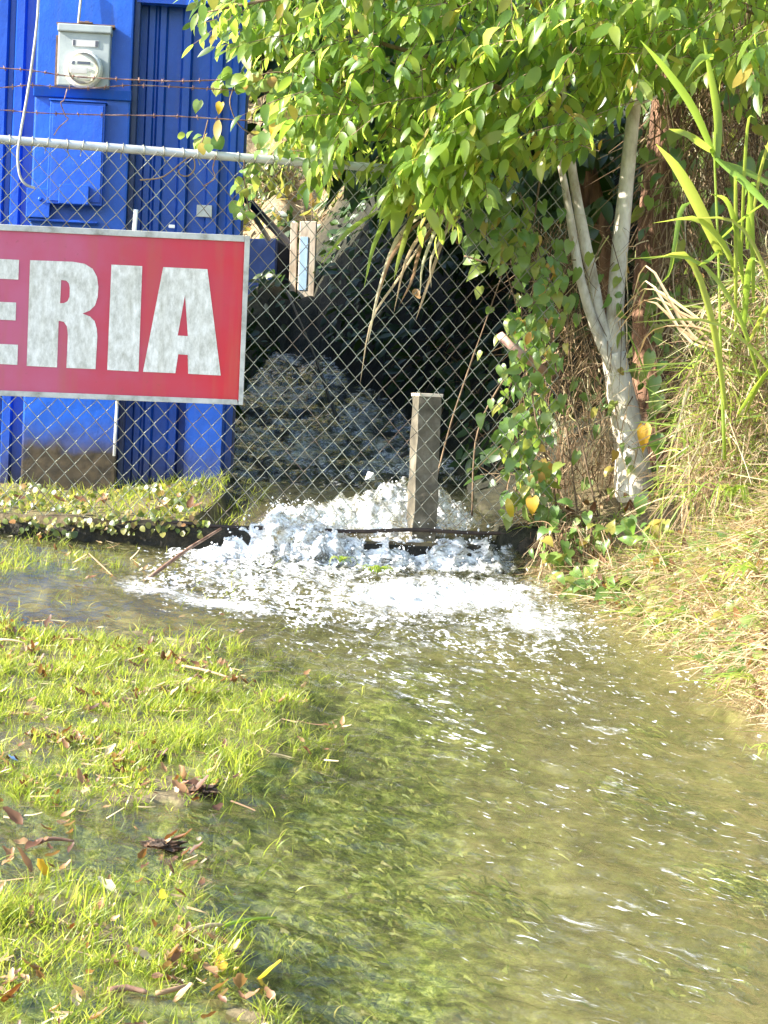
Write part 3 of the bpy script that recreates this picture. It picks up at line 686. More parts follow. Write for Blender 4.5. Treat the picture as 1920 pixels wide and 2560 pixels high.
# electricity meter on its socket box, resting on the ledge
ma0, mz0 = at_fac(143, 218, .05); ma1, _ = at_fac(273, 222, .05); _, mz1 = at_fac(215, 66, .05)
mt = thing('electric_meter', 'grey meter box with round ivory meter mounted on the blue pillar', 'electric meter', bpt((ma0 + ma1) / 2, mz0, .03))
p = MB(); p.fbox(ma0, ma1, mz0 + .004, mz1 - .03, .0, .085, bpt); p.build('socket_box', M_METERBOX, mt, bevel=0.006)
p = MB(); p.fbox(ma0 - .004, ma1 + .004, mz1 - .032, mz1, .0, .10, bpt); p.build('rain_hood', M_METERBOX, mt, bevel=0.005)
p = MB(); p.fbox(ma0 - .012, ma1 + .014, mz1 + .001, mz1 + .010, .0, .06, bpt); p.fbox(ma0 - .014, ma0 - .001, mz0 + .01, mz1 - .04, .0, .03, bpt); p.build('rusty_back_plate', M_METERRUST, mt)
p = MB()
for k in range(4): p.fbox((ma0 + ma1) / 2 - .03 + .014 * k, (ma0 + ma1) / 2 - .012 + .014 * k, mz1 + .011, mz1 + .016 + .006 * random.random(), .02, .07, bpt)
p.build('cement_blob', M_METERRUST, mt, bevel=0.002)
sa0, sz0 = at_fac(181, 115, .086); sa1, sz1 = at_fac(247, 102, .086)
p = MB(); p.fbox(sa0, sa1, sz0, sz1, .0852, .0885, bpt); sp_ = p.build('number_plate', M_GREYPRINT, mt, bevel=0.001)
p = MB(); p.fbox(sa0 + .002, sa0 + .012, sz0 + .002, sz1 - .002, .0887, .0895, bpt); p.fbox(sa1 - .014, sa1 - .002, sz0 + .002, sz1 - .002, .0887, .0895, bpt); p.build('plate_end', M_DISPLAY, sp_)
dc = at_fac(208, 172, .12)
c0 = bpt(dc[0], dc[1], .085); RM = 0.077
p = MB(); p.disc(c0, BN, UP, [(RM, 0), (RM + .004, .008), (RM + .004, .03), (RM - .004, .042), (RM - .012, .044)]); p.build('meter_ring', M_METERRING, mt, smooth=False)
p = MB(); p.disc(c0 + BN * .046, BN, UP, [(RM - .013, 0), (RM - .014, .006)]); fc_ = p.build('meter_face', M_METERFACE, mt)
def mface(du0, du1, dv0, dv1, o=.0535): return [dc[0] + du0, dc[0] + du1, dc[1] + dv0, dc[1] + dv1, o - .001 + .085, o + .0015 + .085]
p = MB(); p.fbox(*mface(-.024, .03, .016, .028), bpt)
p.fbox(*mface(-.048, -.034, .014, .028), bpt); p.build('register_window', M_DISPLAY, fc_)
p = MB(); p.fbox(*mface(-.05, .018, -.022, .004), bpt); p.build('nameplate', M_GREYPRINT, fc_)
p = MB(); p.fbox(*mface(.024, .036, -.012, -.001), bpt); p.fbox(*mface(-.022, .02, -.045, -.031), bpt); p.build('printed_mark', M_GREYPRINT, fc_)
p = MB(); p.disc(c0 + BN * .044, BN, UP, [(RM - .012, 0), (RM - .013, .02), (RM - .02, .033), (RM - .035, .040), (RM - .06, .043)]); p.build('glass_dome', glass, mt, smooth=True)
# service wire above the meter
mw = MB(); mw.tube(spline([bpt(*at_fac(196, 62, .03), .03), bpt(*at_fac(199, 30, .025), .025), bpt(*at_fac(206, -40, .02), .02)], 10), .006, 6)
tag(mw.build('service_conduit', M_CABLEW, smooth=True), 'thin pale conduit running up the pillar from the top of the meter box', 'conduit')

# breaker cabinet and junction boxes, painted over in the same blue
ba0, bz1 = at_fac(126, 252, .07); ba1, _ = at_fac(264, 262, .07); _, bz0 = at_fac(190, 512, .07)
bx = thing('breaker_cabinet', 'tall blue painted breaker cabinet on the pillar below the ledge', 'electrical cabinet', bpt((ba0 + ba1) / 2, bz0))
p = MB(); p.fbox(ba0, ba1, bz0, bz1, .0, .075, bpt); p.build('cabinet_body', M_BLUEBOX, bx, bevel=0.003)
p = MB(); p.fbox(ba0 - .005, ba1 + .005, bz1 + .001, bz1 + .008, .0, .085, bpt); p.build('cap', M_BLUEBOX, bx, bevel=0.002)
p = MB(); p.fbox(ba0 + .012, ba1 - .008, bz0 + .012, bz1 - .012, .0755, .082, bpt); dr_ = p.build('door', M_BLUEBOX, bx, bevel=0.002)
ka0, kz1 = at_fac(149, 462, .09); ka1, kz0 = at_fac(222, 514, .09)
p = MB(); p.fbox(ka0, ka1, kz0, kz1, .0825, .125, bpt); p.build('latch_box', M_BLUEBOX, dr_, bevel=0.003)
ja0, jz1 = at_fac(68, 470, .05); ja1, jz0 = at_fac(124, 546, .05)
jb = thing('junction_box', 'small blue painted junction box left of the cabinet foot', 'junction box', bpt((ja0 + ja1) / 2, jz0))
p = MB(); p.fbox(ja0, ja1, jz0, jz1, .0, .07, bpt); p.build('box_body', M_BLUEBOX, jb, bevel=0.003)
p = MB(); p.disc(bpt(ja0 + .058, jz1 - .045, .0702), BN, UP, [(.009, 0), (.009, .006), (.005, .01)], 10); p.build('screw', M_BLUEBOX, jb)
p = MB(); p.fbox(ja0 + .002, ja0 + .3, jz0 - .012, jz0 - .002, .0, .055, bpt)
tag(p.build('mounting_rail', M_BLUEBOX, bevel=0.002), 'blue painted bar under the cabinet and the junction box', 'bar')

# ------------------------------------------------------------------ chain link fence
fz_top = lambda a: np.interp(a, [fence_a(0, 347), fence_a(960, 419)], [at_fence(0, 347)[2], at_fence(960, 419)[2]])
fe = thing('chain_link_fence', 'weathered chain link fence with a pipe top rail standing in the flood', 'fence', fpt(0, 0))
A0, A1 = fence_a(-260, 700), fence_a(1385, 900)
p = MB(); p.tube([fpt(a, float(fz_top(a)), -.022) for a in np.linspace(A0, fence_a(1180, 430), 26)], .0165, 12); p.build('top_rail', M_GALV, fe, smooth=True)
p = MB(); p.tube([fpt(a, -.012 + .005 * math.sin(a * 5) + .004 * math.sin(a * 13), .012) for a in np.linspace(A0, A1 + .05, 40)], .0085, 6); p.build('bottom_rail', M_RAILDARK, fe, smooth=True)
PW, PH = 0.0362, 0.0405
kmin, kmax = int(A0 / PW) - 1, int(A1 / PW) + 1
segV, segF = [], []
def warp(a, z):
    return a + .005 * math.sin(z * 3.1 + a * 1.7) + .006 * math.sin(z * 1.3 + 2 * a), z + .006 * math.sin(a * 2.3 + z) + .0025 * math.sin(a * 31 + z * 17)
for k in range(kmin, kmax):
    ztop = float(fz_top(k * PW)) - .012
    nj = int(ztop / PH) + 1
    for j in range(nj):
        if abs(j * PH - ztop) < PH and random.random() < 0.12: continue
        a0 = (k + ((j + k) % 2)) * PW; a1_ = (k + ((j + 1 + k) % 2)) * PW
        o0 = .0023 if (j + k) % 2 else -.0023
        q0 = warp(a0, .004 + j * PH); q1 = warp(a1_, min(.004 + (j + 1) * PH, ztop + .012))
        bow = .0022 * random.uniform(-1, 1)
        m0 = fpt(q0[0], q0[1], o0); m1 = fpt(q1[0], q1[1], -o0)
        md = (m0 + m1) / 2 + FN * .001 + UP * bow
        b_ = len(segV)
        for P_, rr in ((m0, .0015), (md, .0015), (m1, .0015)):
            for (c_, s_) in ((1, 0), (0, 1), (-1, 0), (0, -1)):
                segV.append(P_ + (FN * c_ + np.array([0, 0, s_ * 0.75]) + FT * s_ * (-0.66 if a1_ > a0 else 0.66)) * rr)
        for r_ in (0, 4):
            for c_ in range(4):
                segF.append((b_ + r_ + c_, b_ + r_ + (c_ + 1) % 4, b_ + r_ + 4 + (c_ + 1) % 4, b_ + r_ + 4 + c_))
put('wire_mesh', np.array(segV), np.array(segF), M_WIRE, fe, smooth=True, kind='stuff')
for u_ in range(30, 1000, 47):
    a = fence_a(u_ + random.uniform(-8, 8), 370); z = float(fz_top(a)); p = MB()
    tilt = random.uniform(-.012, .012)
    p.tube([fpt(a + tilt * t_, z + math.cos(th) * .0195, -.022 + math.sin(th) * .0195) for t_, th in ((0, -0.6), (.3, .3), (.5, 1.1), (.7, 1.9), (.9, 2.6), (1, 3.1))] + [fpt(a + tilt * 1.5, z - .042, .003)], .0021, 5)
    p.build('tie_wire', M_WIRE, fe, smooth=True)
# short concrete post just behind the mesh
pb = at_fence(1052, 1322, -.06); pt_ = at_fence(1068, 985, -.06)
cp = thing('concrete_post', 'short square concrete post standing in the white water behind the mesh', 'post', (pb[0], pb[1], -.1))
ax = FT * .048; ay = FN * .05
lean = np.array([pt_[0] - pb[0], 0, 0])
def pring(z, k): 
    c_ = np.array([pb[0], pb[1], z]) + lean * (z - pb[2]) / (pt_[2] - pb[2])
    return [c_ - ax * k + ay * k, c_ + ax * k + ay * k, c_ + ax * k - ay * k, c_ - ax * k - ay * k]
zs2 = np.linspace(-.2, pt_[2] - .012, 25); p = MB()
ringv = []
for i, z in enumerate(zs2): ringv += [q + np.array([.007 * fbm(z * 14 + j, j * 3.3, 3), .006 * fbm(z * 16, j * 2.1, 4), 0]) for j, q in enumerate(pring(z, 1.0 - .06 * i / 24))]
p.add(ringv, [(4 * i + j, 4 * i + (j + 1) % 4, 4 * i + 4 + (j + 1) % 4, 4 * i + 4 + j) for i in range(24) for j in range(4)] + [(0, 1, 2, 3), (96, 97, 98, 99)])
p.build('post_shaft', M_CONC, cp, bevel=0.0)
p = MB(); p.hexa(pring(pt_[2] - .011, 1.02) + pring(pt_[2] + .002, 1.04)); p.build('cap', M_CREAM, cp, bevel=0.002)

# barbed wires
def barbed(pix, lab):
    pts = spline([at_fence(u, v, .0) for u, v in pix], 60); mb = MB()
    for s_ in (1, -1):
        mb.tube([q + np.array([0, 0, s_ * .0016 * math.cos(i * .9)]) + FN * s_ * .0016 * math.sin(i * .9) for i, q in enumerate(pts)], .0013, 4)
    for i in range(2, len(pts) - 1, 3):
        q = pts[i]
        for k in range(2):
            d = FT * random.uniform(-.4, .4) + UP * random.uniform(.5, 1) * (1 if k else -1) + FN * random.uniform(-.8, .8)
            d /= np.linalg.norm(d); mb.tube([q - d * .010, q + d * .010], [.0009, .0011], 4)
        mb.tube([q - FT * .004, q + FT * .004], .0035, 5)
    tag(mb.build('barbed_wire', M_RUST, smooth=True), lab, 'barbed wire', 'barbed wire strands above the fence rail')
barbed([(-200, 160), (0, 170), (90, 178), (170, 190), (300, 198), (440, 203), (548, 200), (700, 196), (860, 205)], 'uppermost barbed wire strand, crossing the round meter')
barbed([(-200, 222), (0, 219), (80, 213), (210, 221), (335, 213), (500, 221), (560, 224), (720, 232)], 'middle barbed wire strand, crossing at the blue ledge')
barbed([(-200, 268), (0, 275), (90, 282), (240, 287), (420, 290), (560, 298), (700, 306), (900, 318)], 'lowest barbed wire strand, just above the pipe rail')
p = MB(); p.tube(spline([at_fence(u, v, .01) for u, v in ((98, -60), (94, 40), (80, 160), (66, 250), (52, 330), (44, 390), (50, 440), (66, 462), (88, 470))], 40), .0052, 7)
tag(p.build('hanging_cable', M_CABLEW, smooth=True), 'pale grey cable hanging in front of the pillar and looped round the rail', 'cable')
def wire(name, pix, r, mt_, lab, cat, off=.006):
    p = MB(); p.tube(spline([at_fence(u, v, off) for u, v in pix], 26), r, 5); return tag(p.build(name, mt_, smooth=True), lab, cat)
wire('loose_wire', [(168, 222), (160, 250), (152, 258), (164, 290), (170, 298), (148, 318), (135, 338)], .0022, M_RUST, 'rusty loose wire dangling in front of the blue cabinet', 'wire')
wire('loose_wire', [(540, 390), (532, 420), (537, 445), (508, 466)], .0022, M_RUST, 'short kinked rusty wire hanging from the rail near the vine loop', 'wire')
wire('loose_vine', [(350, 450), (400, 445), (432, 425), (452, 408), (480, 392), (487, 420), (470, 440), (450, 436), (446, 424)], .0028, M_DEADVINE, 'dry vine stem curled into a loop below the pipe rail', 'vine')
# white pipe behind the sign
p = MB(); p.tube([at_fence(u, v, .012) for u, v in ((340, 524), (330, 640))], [.0085, .0085], 8)
tag(p.build('plastic_pipe', M_PVC, smooth=True), 'short white plastic pipe end sticking up above the red sign', 'pipe')
p = MB(); p.tube([at_fence(u, v, -.02) for u, v in ((297, 930), (285, 1140))], [.005, .005], 8)
tag(p.build('thin_pipe', M_PVC, smooth=True), 'thin white pipe below the sign beside the pillar edge', 'pipe')
p = MB(); q0 = at_fence(430, 566, .02)
p.hexa([q0 + FT * a + UP * z + FN * o for z in (-.006, .006) for a, o in ((-.012, .006), (.010, .006), (.010, -.004), (-.012, -.004))]); 
for i, (dx, dz) in enumerate(((0, 0), (0, .006), (0, .006), (0, 0))): pass
tag(p.build('plastic_clip', M_PVC, bevel=0.002), 'small white clip on the top edge of the red sign', 'clip')

# ------------------------------------------------------------------ sign
def sgn(cx, cy, o=.03): return at_fence(cx / 2.37, 500 + cy / 2.37, o)
sg = thing('sign_board', 'faded red sign with ERIA in white capitals tied to the chain link fence', 'sign', at_fence(300, 1000, .03))
OL = -420
def lin(x, x0, y0, x1, y1): return y0 + (y1 - y0) * (x - x0) / (x1 - x0)
oT = lambda x: lin(x, 0, 143, 1483, 212); oB = lambda x: lin(x, 0, 1160, 1440, 1215)
iT = lambda x: lin(x, 0, 180, 1450, 248); iB = lambda x: lin(x, 0, 1128, 1408, 1183)
p = MB(); p.hexa([sgn(OL, iB(OL) + 8, .012), sgn(1412, iB(1408) + 8, .012), sgn(1412, iB(1408) + 8, .028), sgn(OL, iB(OL) + 8, .028),
                  sgn(OL, iT(OL) - 8, .012), sgn(1456, iT(1450) - 8, .012), sgn(1456, iT(1450) - 8, .028), sgn(OL, iT(OL) - 8, .028)])
p.build('panel', M_SIGNRED, sg)
def bar(q, name='frame_bar'):
    p = MB(); p.hexa([sgn(*c_, .010) for c_ in q] + [sgn(*c_, .036) for c_ in q]); p.build(name, M_FRAME, sg, bevel=0.002)
bar([(OL, oB(OL)), (1411, oB(1411)), (1405, iB(1405)), (OL, iB(OL))])
bar([(OL, iT(OL)), (1448, iT(1448)), (1450, oT(1450)), (OL, oT(OL))])
bar([(1412, oB(1412)), (1440, oB(1440)), (1483, oT(1483)), (1451, oT(1451))])
bar([(OL - 34, oB(OL)), (OL - 1, oB(OL)), (OL - 1, oT(OL)), (OL - 34, oT(OL))])
def letter(outer, hole=None):
    loops = [[Vector(sgn(*q, .0285)) for q in outer]] + ([[Vector(sgn(*q, .0285)) for q in hole]] if hole else [])
    tris = tessellate_polygon(loops); flat = [v_ for l in loops for v_ in l]; n = len(flat)
    off = Vector(FN * .0025); mb = MB()
    mb.v = [tuple(v_) for v_ in flat] + [tuple(v_ + off) for v_ in flat]
    mb.f = [tuple(i + n for i in t_) for t_ in tris]
    b_ = 0
    for l in loops:
        mb.f += [(b_ + i, b_ + (i + 1) % len(l), b_ + (i + 1) % len(l) + n, b_ + i + n) for i in range(len(l))]; b_ += len(l)
    return mb.build('letter', M_LETTER, sg)
s_ = .047
def sh(pts): return pts
letter([(-190, 340), (112, 355), (108, 472), (-12, 466), (-14, 603), (95, 608), (92, 714), (-18, 708), (-22, 852), (106, 858), (102, 977), (-206, 962)])
letter([(178, 357), (430, 366), (500, 378), (548, 408), (574, 455), (582, 515), (578, 575), (562, 625), (532, 655), (488, 673), (532, 690), (560, 718), (573, 765), (576, 810), (565, 1002), (393, 995), (402, 800), (396, 748), (378, 722), (347, 715), (337, 992), (158, 983)],
       [(362, 474), (392, 478), (408, 495), (413, 520), (412, 572), (400, 600), (378, 611), (355, 612)])
letter([(660, 383), (842, 392), (820, 1017), (635, 1007)])
letter([(967, 398), (1228, 410), (1307, 1040), (1115, 1030), (1112, 918), (1055, 914), (1038, 1026), (847, 1018)], [(1096, 560), (1052, 803), (1113, 807)])

# ------------------------------------------------------------------ things beyond the fence, up the stream
YB = 16.4
def yb(u, v, Y=YB): return at_y(u, v, Y)
def ybox(mb, u0, v0, u1, v1, Y, dep, tilt=0):
    q = [yb(u0 - tilt, v1, Y), yb(u1 - tilt, v1, Y), yb(u1 - tilt, v1, Y) + np.array([0, dep, 0]), yb(u0 - tilt, v1, Y) + np.array([0, dep, 0]),
         yb(u0, v0, Y), yb(u1, v0, Y), yb(u1, v0, Y) + np.array([0, dep, 0]), yb(u0, v0, Y) + np.array([0, dep, 0])]
    mb.hexa(q)
gp = thing('gate_pillar', 'pale worn concrete pillar with a light blue patch at the head of the stream', 'pillar', yb(765, 775))
p = MB(); ybox(p, 750, 553, 792, 770, YB, .14, 8); p.build('shaft', M_CREAM, gp, bevel=0.006)
p = MB(); ybox(p, 727, 556, 744, 762, YB + .02, .10, 6); p.build('side_board', M_CREAM, gp, bevel=0.004)
p = MB(); ybox(p, 751, 592, 770, 725, YB - .004, .003, 5); p.build('paint_patch', M_LIGHTBLUE, gp)
p = MB(); ybox(p, 690, 727, 738, 765, YB + .02, .14, 3); tag(p.build('concrete_block', M_CREAM, bevel=0.006), 'low pale concrete block at the foot of the worn pillar', 'block')
p = MB(); ybox(p, 560, 596, 692, 748, YB + .1, .6, 4); tag(p.build('dark_blue_tank', M_NAVY, bevel=0.01), 'dark blue metal box beside the pale pillar beyond the sign corner', 'tank')
p = MB(); ybox(p, 694, 600, 728, 735, YB + .35, .3, 4); tag(p.build('dark_door_panel', M_BLACK, bevel=0.005), 'dark upright panel between the blue box and the pale pillar', 'panel')
p = MB(); p.tube([at_y(598, 478, 15.2), at_y(716, 604, 16.3)], .028, 8); tag(p.build('stair_rail', M_NAVY, smooth=True), 'dark diagonal rail sloping down from the building corner', 'rail')
p = MB(); p.tube([at_y(634, 540, 15.6), at_y(672, 598, 16.2)], .018, 8); tag(p.build('grey_pipe', M_GALV, smooth=True), 'short grey diagonal pipe under the dark sloping rail', 'pipe')
p = MB(); p.tube(spline([at_y(718, 728, 16.2), at_y(748, 800, 14.5), at_y(790, 900, 12.0), at_y(820, 985, 10.8), at_y(844, 1052, 10.0)], 24), .009, 6)
tag(p.build('black_hose', M_BLACK, smooth=True), 'black hose running down the shaded stream behind the mesh', 'hose')
q = at_fence(924, 1200, -.5); p = MB()
p.add([q + np.array(d) for d in ((-.02, 0, 0), (.022, 0, .002), (.016, .012, .03), (-.008, .01, .036), (.004, -.012, .012))], [(0, 4, 3), (4, 1, 2), (4, 2, 3), (0, 3, 2, 1)])
tag(p.build('litter_scrap', M_PVC), 'small white scrap of litter stuck in the stream behind the mesh', 'litter')
p = MB(); p.tube([at_y(1250, 838, 8.75), at_y(1275, 862, 8.72), at_y(1310, 890, 8.75), at_y(1360, 930, 8.9)], [.017, .018, .02, .021], 8, jitter=.15)
tag(p.build('cut_branch', M_PINKWOOD, smooth=True), 'pinkish cut branch stub poking out of the vines', 'branch')
# sticks in the flood
a_, b_ = at_water(362, 1446), at_fence(552, 1322, .10)
p = MB(); p.tube(spline([a_ + np.array([0, 0, -.01]), (a_ * .5 + b_ * .5) + np.array([0, 0, .004]), b_], 8), [.0075, .0075, .007, .0068, .0065, .006, .0058, .005], 7, jitter=.25)
tag(p.build('driftwood_stick', M_STICK, smooth=True), 'long brown stick leaning out of the foaming water', 'stick')
p = MB(); p.tube([at_water(222, 1398) + np.array([0, 0, .02]), at_water(290, 1447)], [.0022, .003], 5)
tag(p.build('straw_stalk', M_STRAW, smooth=True), 'thin pale stalk sticking out of the shallow water left of the stick', 'stalk')

# ------------------------------------------------------------------ plant helpers
def leaf_template(kind):
    if kind == 'ellipse': xs = [0, .12, .3, .5, .7, .86, 1.0]; ws = [.02, .13, .195, .2, .16, .085, .0]; droop = .22; fold = .32
    elif kind == 'heart': xs = [-.06, .05, .22, .45, .68, .86, 1.0]; ws = [.15, .29, .36, .33, .23, .10, .0]; droop = .32; fold = .42
    elif kind == 'round': xs = [0, .15, .4, .65, .85, 1.0]; ws = [.08, .34, .44, .4, .24, .04]; droop = .2; fold = .2
    else: xs = [0, .15, .4, .65, .88, 1.0]; ws = [.03, .24, .33, .2, .16, .0]; droop = -.55; fold = .9     # curled dry leaf
    V = []
    for x, w in zip(xs, ws):
        z = -droop * max(x, 0) ** 2
        notch = -.1 if (kind == 'heart' and x < 0) else 0
        V += [(-w, x + notch * 0, z + fold * w * .5), (0, x if not (kind == 'heart' and x < 0) else .06, z), (w, x, z + fold * w * .5)]
    Fc = []
    for i in range(len(xs) - 1):
        a = 3 * i; Fc += [(a, a + 1, a + 4, a + 3), (a + 1, a + 2, a + 5, a + 4)]
    return np.array(V, float), np.array(Fc)
TPL = {k: leaf_template(k) for k in ('ellipse', 'heart', 'round', 'curl')}
def frames(D, N):                  # D: leaf direction, N: rough normal -> columns side, dir, normal
    D = D / (np.linalg.norm(D, axis=1, keepdims=True) + 1e-9)
    N = N - D * np.sum(N * D, 1, keepdims=True); N = N / (np.linalg.norm(N, axis=1, keepdims=True) + 1e-9)
    return np.stack([np.cross(D, N), D, N], 2)
def leaves_stuff(name, P, D, N, S, kind, material, parent, W=1.0):
    T, Fc = TPL[kind]; R_ = frames(D, N); n = len(P)
    W = np.broadcast_to(W, (n,))
    Tn = np.repeat(T[None], n, 0); Tn[:, :, 0] *= W[:, None]
    Tn[:, :, 2] *= (0.4 + 1.6 * RNG.random(n))[:, None]
    V = np.einsum('nij,nkj->nki', R_, Tn) * S[:, None, None] + P[:, None, :]
    Fa = (Fc[None] + (np.arange(n) * len(T))[:, None, None]).reshape(-1, 4)
    return put(name, V.reshape(-1, 3), Fa, material, parent, kind='stuff' if parent is not None or True else None)
LEAFMESH = {}
def leaf_mesh(kind, material, var):
    key = (kind, material.name, var)
    if key not in LEAFMESH:
        T, Fc = TPL[kind]; T = T.copy(); r = random.Random(var * 31 + len(kind) + 5)
        T[:, 0] *= r.uniform(.8, 1.15); T[:, 2] *= r.uniform(.4, 1.9); T[:, 0] += r.uniform(-.2, .2) * T[:, 1] ** 2; T[:, 2] += r.uniform(-.35, .35) * T[:, 0] * T[:, 1] + r.uniform(-.1, .1) * np.sin(T[:, 1] * 6 + r.uniform(0, 6))
        me = np_mesh('leaf', T, Fc); me.materials.append(material); LEAFMESH[key] = me
    return LEAFMESH[key]
def leaf_parts(P, D, N, S, kind, material, parent, name='leaf'):
    R_ = frames(D, N); org = ORG[parent.name] if parent is not None else np.zeros(3)
    out = []
    for i in range(len(P)):
        o = bpy.data.objects.new(name, leaf_mesh(kind, material, random.randrange(9))); COL.objects.link(o)
        if parent is not None: o.parent = parent
        Mx = Matrix(R_[i].tolist()).to_4x4()
        o.matrix_basis = Matrix.Translation(Vector(P[i] - org)) @ Mx @ Matrix.Scale(float(S[i]), 4)
        out.append(o)
    return out
def unit(v): return v / (np.linalg.norm(v, axis=-1, keepdims=True) + 1e-9)
def split_leaves(parent, P, D, N, S, kind, material, npart, foliage='foliage', vis=None):
    if vis is None: vis = np.ones(len(P), bool)
    u, v = proj(P); inframe = (u > 0) & (u < 1920) & (v > 0) & (v < 2560) & vis
    score = S / P[:, 1] + np.where(inframe, 1, 0)
    order = np.argsort(-score); a = order[:npart]; b = order[npart:]
    leaf_parts(P[a], D[a], N[a], S[a], kind, material, parent)
    if len(b): leaves_stuff(foliage, P[b], D[b], N[b], S[b], kind, material, parent)
def twigs(n, region, ylo, yhi, per, length, size, lean=(-.35, -.1, -.35)):
    P, D, N, S = [], [], [], []; tw = MB(); k = 0; tries = 0
    while k < n and tries < n * 60:
        tries += 1
        u = random.uniform(*region['u']); v = random.uniform(*region['v'])
        if random.random() > region['f'](u, v): continue
        k += 1
        Y = random.uniform(ylo, yhi); p = at_y(u, v, Y)
        d = np.array([random.gauss(lean[0], .5), random.gauss(lean[1], .5), random.gauss(lean[2], .3)]); d = d / np.linalg.norm(d)
        L_ = length * random.uniform(.7, 1.3); pts = [p - d * L_ * .5 + d * L_ * t_ + np.array([0, 0, -.12 * L_ * t_ * t_]) for t_ in (0, .33, .66, 1)]
        tw.tube(pts, [.0022, .0018, .0014, .001], 3, cap=False)
        side = np.cross(d, UP); side /= np.linalg.norm(side)
        m_ = random.randint(*per)
        for i in range(m_):
            t_ = (i + .5) / m_; q = p - d * L_ * .5 + d * L_ * t_ + np.array([0, 0, -.12 * L_ * t_ * t_])
            s__ = 1 if i % 2 else -1
            dd = side * s__ * random.uniform(.5, .9) + d * random.uniform(.3, .7) + np.array([0, 0, -random.uniform(.35, .95)])
            if i == m_ - 1: dd = d + np.array([0, 0, -.4])
            P.append(q); D.append(dd); N.append(UP * .8 + np.array([random.gauss(-.25, .4), random.gauss(-.35, .4), random.gauss(0, .25)])); S.append(size * random.choice((.55, .75, .9, 1.0, 1.3)) * random.uniform(.8, 1.15))
    return np.array(P), np.array(D), np.array(N), np.array(S), tw

# ------------------------------------------------------------------ slender tree on the right and its canopy
tb = at_y(1592, 1300, 9.0)
tr_ = thing('slender_tree', 'slender pale barked tree with several stems and drooping green leaves over the fence', 'tree', (tb[0], tb[1], h1(tb[0], tb[1])))
def limb(pix, radii, name, parent, material=M_BARK, n=18, jit=.08, sides=9):
    pts = spline([at_y(u, v, Y) for u, v, Y in pix], n); rr = np.interp(np.linspace(0, 1, n), np.linspace(0, 1, len(radii)), radii)
    p = MB(); p.tube(pts, list(rr), sides, jitter=jit); return p.build(name, material, parent, smooth=True)
limb([(1600, 1380, 9.0), (1588, 1250, 9.0), (1575, 1100, 9.0), (1548, 960, 8.98), (1535, 880, 8.96)], [.12, .088, .066, .056, .05], 'trunk', tr_)
limb([(1540, 910, 8.97), (1538, 780, 8.97), (1552, 600, 9.0), (1572, 400, 9.02), (1592, 220, 9.05), (1622, 90, 9.1), (1640, -60, 9.2)], [.046, .036, .034, .031, .027, .024, .02], 'stem', tr_)
limb([(1546, 930, 8.97), (1505, 820, 8.95), (1478, 680, 8.95), (1450, 540, 8.97), (1430, 420, 9.0), (1418, 300, 9.0), (1400, 180, 9.0)], [.036, .027, .025, .022, .018, .015, .012], 'stem', tr_)
limb([(1540, 930, 8.95), (1492, 830, 8.92), (1452, 700, 8.9), (1428, 560, 8.9), (1405, 430, 8.9), (1370, 320, 8.85)], [.03, .021, .02, .017, .013, .01], 'stem', tr_)
limb([(1420, 330, 9.0), (1300, 250, 8.8), (1120, 160, 8.6), (960, 110, 8.5), (840, 60, 8.45), (740, 20, 8.4)], [.014, .012, .010, .008, .006, .004], 'branch', tr_, M_TWIG)
limb([(1635, -20, 9.1), (1450, 0, 8.8), (1200, 20, 8.6), (900, -40, 8.4), (620, 10, 8.3), (520, 30, 8.3)], [.018, .015, .012, .009, .006, .003], 'branch', tr_, M_TWIG)
limb([(1400, 240, 9.0), (1260, 260, 8.7), (1120, 330, 8.5), (1020, 400, 8.4)], [.012, .009, .006, .003], 'branch', tr_, M_TWIG)
limb([(1600, 180, 9.05), (1560, 240, 8.95), (1540, 262, 8.9), (1510, 230, 8.85), (1490, 190, 8.8)], [.008, .007, .007, .006, .005], 'branch', tr_, M_BARK)
limb([(1688, 190, 9.0), (1650, 235, 8.95), (1600, 258, 8.93), (1545, 262, 8.9)], [.005, .006, .006, .006], 'branch', tr_, M_BARK)
limb([(1370, 330, 8.85), (1345, 480, 8.8), (1335, 560, 8.8)], [.005, .004, .003], 'branch', tr_, M_TWIG)
limb([(1640, -40, 9.2), (1750, -20, 8.9), (1850, 20, 8.7), (1950, 60, 8.6)], [.015, .011, .008, .005], 'branch', tr_, M_TWIG)
def canopy_f(u, v):
    vm = np.interp(u, [495, 540, 600, 640, 700, 760, 850, 950, 1050, 1200, 1300, 1400, 1480, 1540, 1620, 1720, 1800, 1960], [60, 95, 140, 210, 340, 390, 410, 450, 480, 490, 450, 430, 350, 230, 170, 160, 200, 240])
    e = float(sstep(30, -70, v - vm)) * float(sstep(500, 560, u))
    hole = 1 - .8 * math.exp(-((u - 640) / 60) ** 2 - ((v - 170) / 70) ** 2) - .6 * math.exp(-((u - 1560) / 50) ** 2 - ((v - 260) / 120) ** 2)
    return e * hole * (.25 + .75 * float(sstep(-.25, .25, vn(u / 85., v / 60., 505))))
P, D, N, S, tw = twigs(900, {'u': (490, 1960), 'v': (-190, 560), 'f': canopy_f}, 8.0, 9.25, (7, 10), .25, .084)
P2, D2, N2, S2, tw2 = twigs(46, {'u': (940, 1300), 'v': (280, 520), 'f': lambda u, v: math.exp(-((u - 1150) / 110) ** 2 - ((v - 330) / 70) ** 2) + math.exp(-((u - 1060) / 60) ** 2 - ((v - 440) / 45) ** 2)}, 8.0, 8.5, (6, 8), .22, .10)
P, D, N, S = (np.concatenate(z_) for z_ in ((P, P2), (D, D2), (N, N2), (S, S2)))
split_leaves(tr_, P, D, N, S, 'ellipse', M_LEAF, 300, vis=P[:, 1] < 8.7)
tw.v += tw2.v and [q for q in []]; tw.build('twigs', M_TWIG, tr_, kind='stuff', smooth=True)
